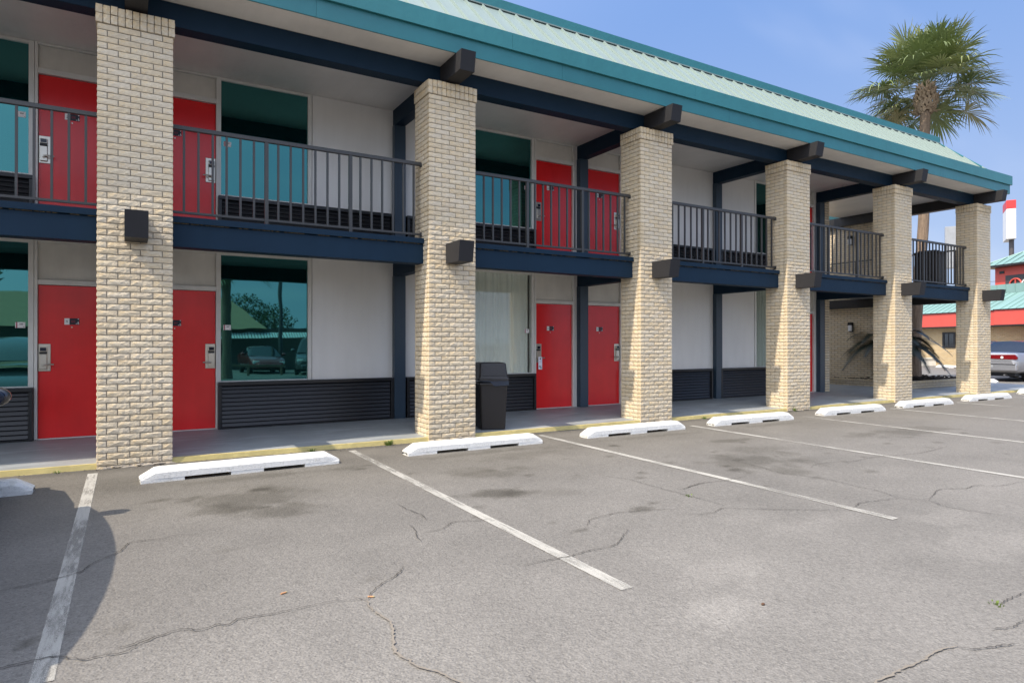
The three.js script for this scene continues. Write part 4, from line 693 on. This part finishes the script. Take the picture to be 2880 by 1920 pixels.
// ------------------------------------------------------------------ the restaurant across the drive
{
  const r = thing('restaurant_building', 'red and tan restaurant with teal metal roofs beyond the motel end', 'restaurant', [43, 0, -12.6], Math.atan2(-0.944, -0.33));
  const W0 = -14, W1 = 16;
  mesh('wall', box(W0, -0.2, -12, W1, 3.2, 0), std(lin(0.48, 0.38, 0.24), 0.9, { map: again(tBrick, 0.5, 0.5) }), r);
  coursed('brickwork', r, new THREE.Matrix4().makeTranslation(-4, 0, 0.012), 12, 34, 0, 0.0585, brickTones.map(c => [c[0] * 0.8, c[1] * 0.74, c[2] * 0.62]));
  const w = group('window', r); mesh('frame', [box(0.5, 1.1, 0.0, 0.62, 2.05, 0.06), box(1.28, 1.1, 0, 1.4, 2.05, 0.06), box(0.62, 1.95, 0, 1.28, 2.05, 0.06), box(0.62, 1.1, 0, 1.28, 1.2, 0.06), box(0.9, 1.2, 0, 0.94, 1.95, 0.05)], M.black, w); mesh('pane', box(0.62, 1.2, 0.02, 1.28, 1.95, 0.03), M.carGlass, w);
  mesh('fascia', [box(W0, 2.37, 0.01, 4.97, 3.16, 0.7)], M.farRed, r); mesh('fascia', [box(4.97, 2.37, 0.01, W1, 3.16, 1.25)], M.farRed, r);
  mesh('fascia_trim', [box(W0, 2.31, 0.01, 4.96, 2.37, 0.72), box(4.96, 2.31, 0.01, W1, 2.37, 1.27), box(W0, 3.16, 0.0, 4.96, 3.21, 0.76), box(4.96, 3.16, 0.0, W1, 3.21, 1.31)], M.black, r);
  const rf = group('roof', r); const E = (x, s, o) => [x, 3.2 + 0.5 * s, o - s];
  for (let x = -8; x < 12; x += 0.42) { const o = x > 4.9 ? 1.34 : 0.8, len = o + 1.25, ax = x, bx = x + 0.4; mesh('roof_panel', tris([[E(ax, 0, o), E(bx, 0, o), E(bx, len, o), E(ax, len, o)], [E(bx, 0, o), [bx + 0.02, 3.24, o], [bx + 0.02, 3.24 + 0.5 * len, o - len], E(bx, len, o)], [[bx + 0.02, 3.24, o], E(bx + 0.02, 0, o), E(bx + 0.02, len, o), [bx + 0.02, 3.24 + 0.5 * len, o - len]]]), M.tealFar, rf); }
  const bx0 = [-6, 12]; mesh('roof_parapet', box(0.8, 4.1, -1.6, 12, 4.75, -1.3), M.tealFar, rf);
  for (let x = 1.2; x < 12; x += 0.55) mesh('parapet_rib', box(x, 4.1, -1.3, x + 0.03, 4.75, -1.27), M.tealFar, rf);
  const tw = group('tower', r); mesh('tower_wall', box(1.25, 4.3, -9, 7.5, 5.98, -3), M.farRed, tw); mesh('tower_vent', box(1.55, 5.56, -3, 1.85, 5.72, -2.97), M.black, tw); mesh('sign_panel', box(1.95, 4.5, -3, 6.5, 5.42, -2.95), std(lin(0.045, 0.045, 0.05), 0.5), tw);
  const torus = prep(new THREE.TorusGeometry(0.36, 0.05, 8, 28)); const sp = [torus]; for (const a of [Math.PI / 2, Math.PI * 7 / 6, -Math.PI / 6]) { const b = prep(new THREE.BoxGeometry(0.34, 0.06, 0.05)); b.translate(0.18, 0, 0); b.rotateZ(a); sp.push(b); } sp.forEach(g => g.translate(2.62, 4.82, -2.9)); mesh('wheel_emblem', sp.map(uvMetres), M.farRed, tw);
  const cc = prep(new THREE.TorusGeometry(0.3, 0.06, 8, 24, 4.2)); cc.rotateZ(1.0); cc.translate(3.32, 4.78, -2.9); mesh('white_letter', uvMetres(cc), M.signWhite, tw);
  // tower roof: hipped
  const x0 = 0.75, x1 = 8, z0 = -9.5, z1 = -2.4, y0 = 6.05, ap = 7.9, mx = 4.4, mz = -6; const hip = [];
  mesh('tower_eave', box(x0, 5.93, z0, x1, 6.05, z1), M.black, tw);
  const Nn = 14; for (let i = 0; i < Nn; i++) { const a = x0 + (x1 - x0) * i / Nn, b = x0 + (x1 - x0) * (i + 1) / Nn - 0.03; const q = (x) => { const k = Math.min((x - x0) / (mx - x0), (x1 - x) / (x1 - mx), 1); return [x, y0 + (ap - y0) * k, z1 + (mz - z1) * k]; }; mesh('roof_panel', tris([[[a, y0, z1], [b, y0, z1], q(b), q(a)], [[b, y0, z1], [b + 0.03, y0 + 0.0, z1 + 0.04], [q(b)[0], q(b)[1] + 0.04, q(b)[2] + 0.04], q(b)]]), M.tealFar, tw); }
  for (let i = 0; i < Nn; i++) { const a = z1 + (z0 - z1) * i / Nn, b = z1 + (z0 - z1) * (i + 1) / Nn + 0.03; const q = z => { const k = Math.min((z1 - z) / (z1 - mz), (z - z0) / (mz - z0), 1); return [x0 + (mx - x0) * k, y0 + (ap - y0) * k, z]; }; mesh('roof_panel', tris([[[x0, y0, a], q(a), q(b), [x0, y0, b]]]), M.tealFar, tw); }
  mesh('hip_cap', tube([[x0, y0, z1], [(x0 + mx) / 2, (y0 + ap) / 2, (z1 + mz) / 2], [mx, ap, mz]], 0.06, 6, 4), M.tealFar, tw);
  // sign on the fascia and the block by the wall
  const sg = group('fascia_sign', r); mesh('sign_board', box(-2.2, 2.5, 0.705, -0.75, 3.06, 0.78), M.signWhite, sg);
  const s2 = tube([[-0.84, 2.93, 0.79], [-0.95, 2.97, 0.79], [-1.05, 2.9, 0.79], [-0.98, 2.8, 0.79], [-0.87, 2.75, 0.79], [-0.88, 2.63, 0.79], [-1.06, 2.63, 0.79]], 0.035, 6, 20); mesh('red_letter', s2, M.farRed, sg);
  mesh('wall_pier', [box(-0.35, -0.1, 0.02, 0.0, 0.42, 1.1), box(-0.4, 0.42, 0.02, 0.05, 0.48, 1.15)], M.stop, r);
}
{ const p = thing('pole_sign', 'tall white sign box with red top on a dark pole beside the roof corner', 'pole sign', [70.6, 0, -19.5], Math.atan2(-0.93, 0.37) + 0.11); mesh('pole', cyl(0.2, 0.2, 11.2, 14).translate(0.1, 5.6, -0.8), M.pole, p); mesh('sign_box', box(-0.36, 11.1, -2.6, 0.36, 13.9, 0, 0.03), M.signWhite, p); mesh('red_cap', box(-0.365, 13.902, -2.61, 0.365, 14.7, 0.005, 0.03), std(lin(0.6, 0.03, 0.03), 0.4), p); }
{ const p = thing('pole_sign', 'grey sign panel showing just left of the last pillar upstairs', 'pole sign', [49.45, 0, -14.6], -1.05); mesh('pole', cyl(0.12, 0.12, 6.9, 12).translate(0.4, 3.45, 0), M.pole, p); mesh('sign_box', box(-0.5, 6.6, -0.2, 1.4, 9.5, 0.2, 0.02), M.signGrey, p); }
{ const c = mesh('utility_wire', tube([[40, 7.3, -90], [62, 6.9, -40], [72, 7.3, -16], [86, 8.0, 30]], 0.02, 5, 30), M.black); tag(c, 'thin overhead wire crossing the sky behind the restaurant', 'wire'); }

// ------------------------------------------------------------------ across the lot, behind the viewer: what the windows and glossy doors reflect
{
  const d = thing('diner_building', 'low building with tan hipped roof and pale awning mirrored in the window', 'building', [0, gy(30), 30]);
  mesh('wall', box(-10, 0, 0, 12, 2.6, 9), M.dinerWall, d);
  mesh('roof', tris([[[-10.6, 2.55, -0.7], [7.4, 2.55, -0.7], [5.8, 4.6, 4.5], [-9, 4.6, 4.5]].reverse(), [[7.4, 2.55, -0.7], [7.4, 2.55, 9.6], [5.8, 4.6, 4.5]].reverse(), [[7.4, 2.55, 9.6], [-10.6, 2.55, 9.6], [-9, 4.6, 4.5], [5.8, 4.6, 4.5]].reverse()]), M.tanRoof, d);
  const fl = []; for (let i = 0; i < 40; i++) fl.push([[4.5 + i * 0.17, 2.3, -0.5], [4.5 + (i + 0.8) * 0.17, 2.3, -0.5], [4.5 + (i + 0.8) * 0.17, 1.95, -1.1], [4.5 + i * 0.17, 1.95, -1.1]]); mesh('awning', tris(fl), M.awning, d);
  car('parked_car', 'dark sport utility car mirrored in the ground floor window', paint(0.06, 0.06, 0.065), [8.3, gy(21), 21], Math.PI / 2 + 0.25, { L: 4.7, rh: 1.78, belt: 1.1, rearBase: -2.2, roofRear: -2.0, hood: 1.02 });
  car('parked_car', 'dark red car mirrored in the ground floor window', paint(0.16, 0.01, 0.01), [6.2, gy(24), 24], Math.PI / 2, {});
  const lp = thing('light_pole', 'dark light pole mirrored in the ground floor window', 'light pole', [7.4, gy(25), 25]); mesh('pole', cyl(0.08, 0.12, 9, 12).translate(0, 4.5, 0), M.pole, lp); mesh('lamp_head', box(-0.5, 8.9, -0.15, 0.5, 9.05, 0.15), M.pole, lp);
  const rl = thing('rail_fence', 'low wooden rail mirrored in the ground floor window', 'fence', [3.4, gy(20), 20]); mesh('rail', box(0, 0.42, -0.05, 3.2, 0.52, 0.05), M.wood, rl); for (const x of [0.1, 1.5, 3.0]) mesh('post', box(x, 0, -0.06, x + 0.1, 0.45, 0.06), M.wood, rl);
  fanPalm('palm_tree', 'fan palm across the lot mirrored in the windows', [3.6, gy(17), 17], [[0, -0.1, 0], [0.02, 2, 0], [0, 3.6, 0], [0, 4.9, 0]], 0.2, 0.17, 30, 2.1);
  const crown = (x, z, h, r, label) => { const t = thing('tree', label, 'tree', [x, gy(z), z]); mesh('trunk', tube([[0, -0.1, 0], [0.1, h * 0.4, 0], [0, h * 0.75, 0.1]], 0, 8, 8, u => 0.25 - 0.13 * u), M.wood, t); const f = []; for (let i = 0; i < 1700; i++) { const a = rr(0, 6.28), b = Math.acos(rr(-1, 1)), q = r * Math.cbrt(rnd()) * (0.75 + 0.4 * fbm(a * 1.3, b * 2, 3, 400)), p = [Math.cos(a) * Math.sin(b) * q, h * 0.68 + Math.cos(b) * q * 0.85, Math.sin(a) * Math.sin(b) * q], s = 0.16 * r / 2.2; const v = () => p.map(c => c + rr(-s, s)); f.push([v(), v(), v()]); } stuff(mesh('crown', tris(f), M.leaf, t)); };
  crown(9.5, 52, 6.4, 2.4, 'round tree beyond the low building, left one in the mirror image'); crown(12.6, 55, 5.6, 2.3, 'round tree beyond the low building, right one in the mirror image'); crown(-6.5, 18, 7, 3, 'leafy tree mirrored in the window at the left edge');
}

// ------------------------------------------------------------------ render
const renderer = new THREE.WebGLRenderer({ antialias: true });
renderer.setSize(1024, 682);
renderer.shadowMap.enabled = true; renderer.shadowMap.type = THREE.PCFSoftShadowMap;
renderer.toneMapping = THREE.LinearToneMapping; renderer.toneMappingExposure = EXPOSURE;
scene.traverse(o => { if (o.isMesh) { o.castShadow = true; o.receiveShadow = true; } });
renderer.render(scene, camera);
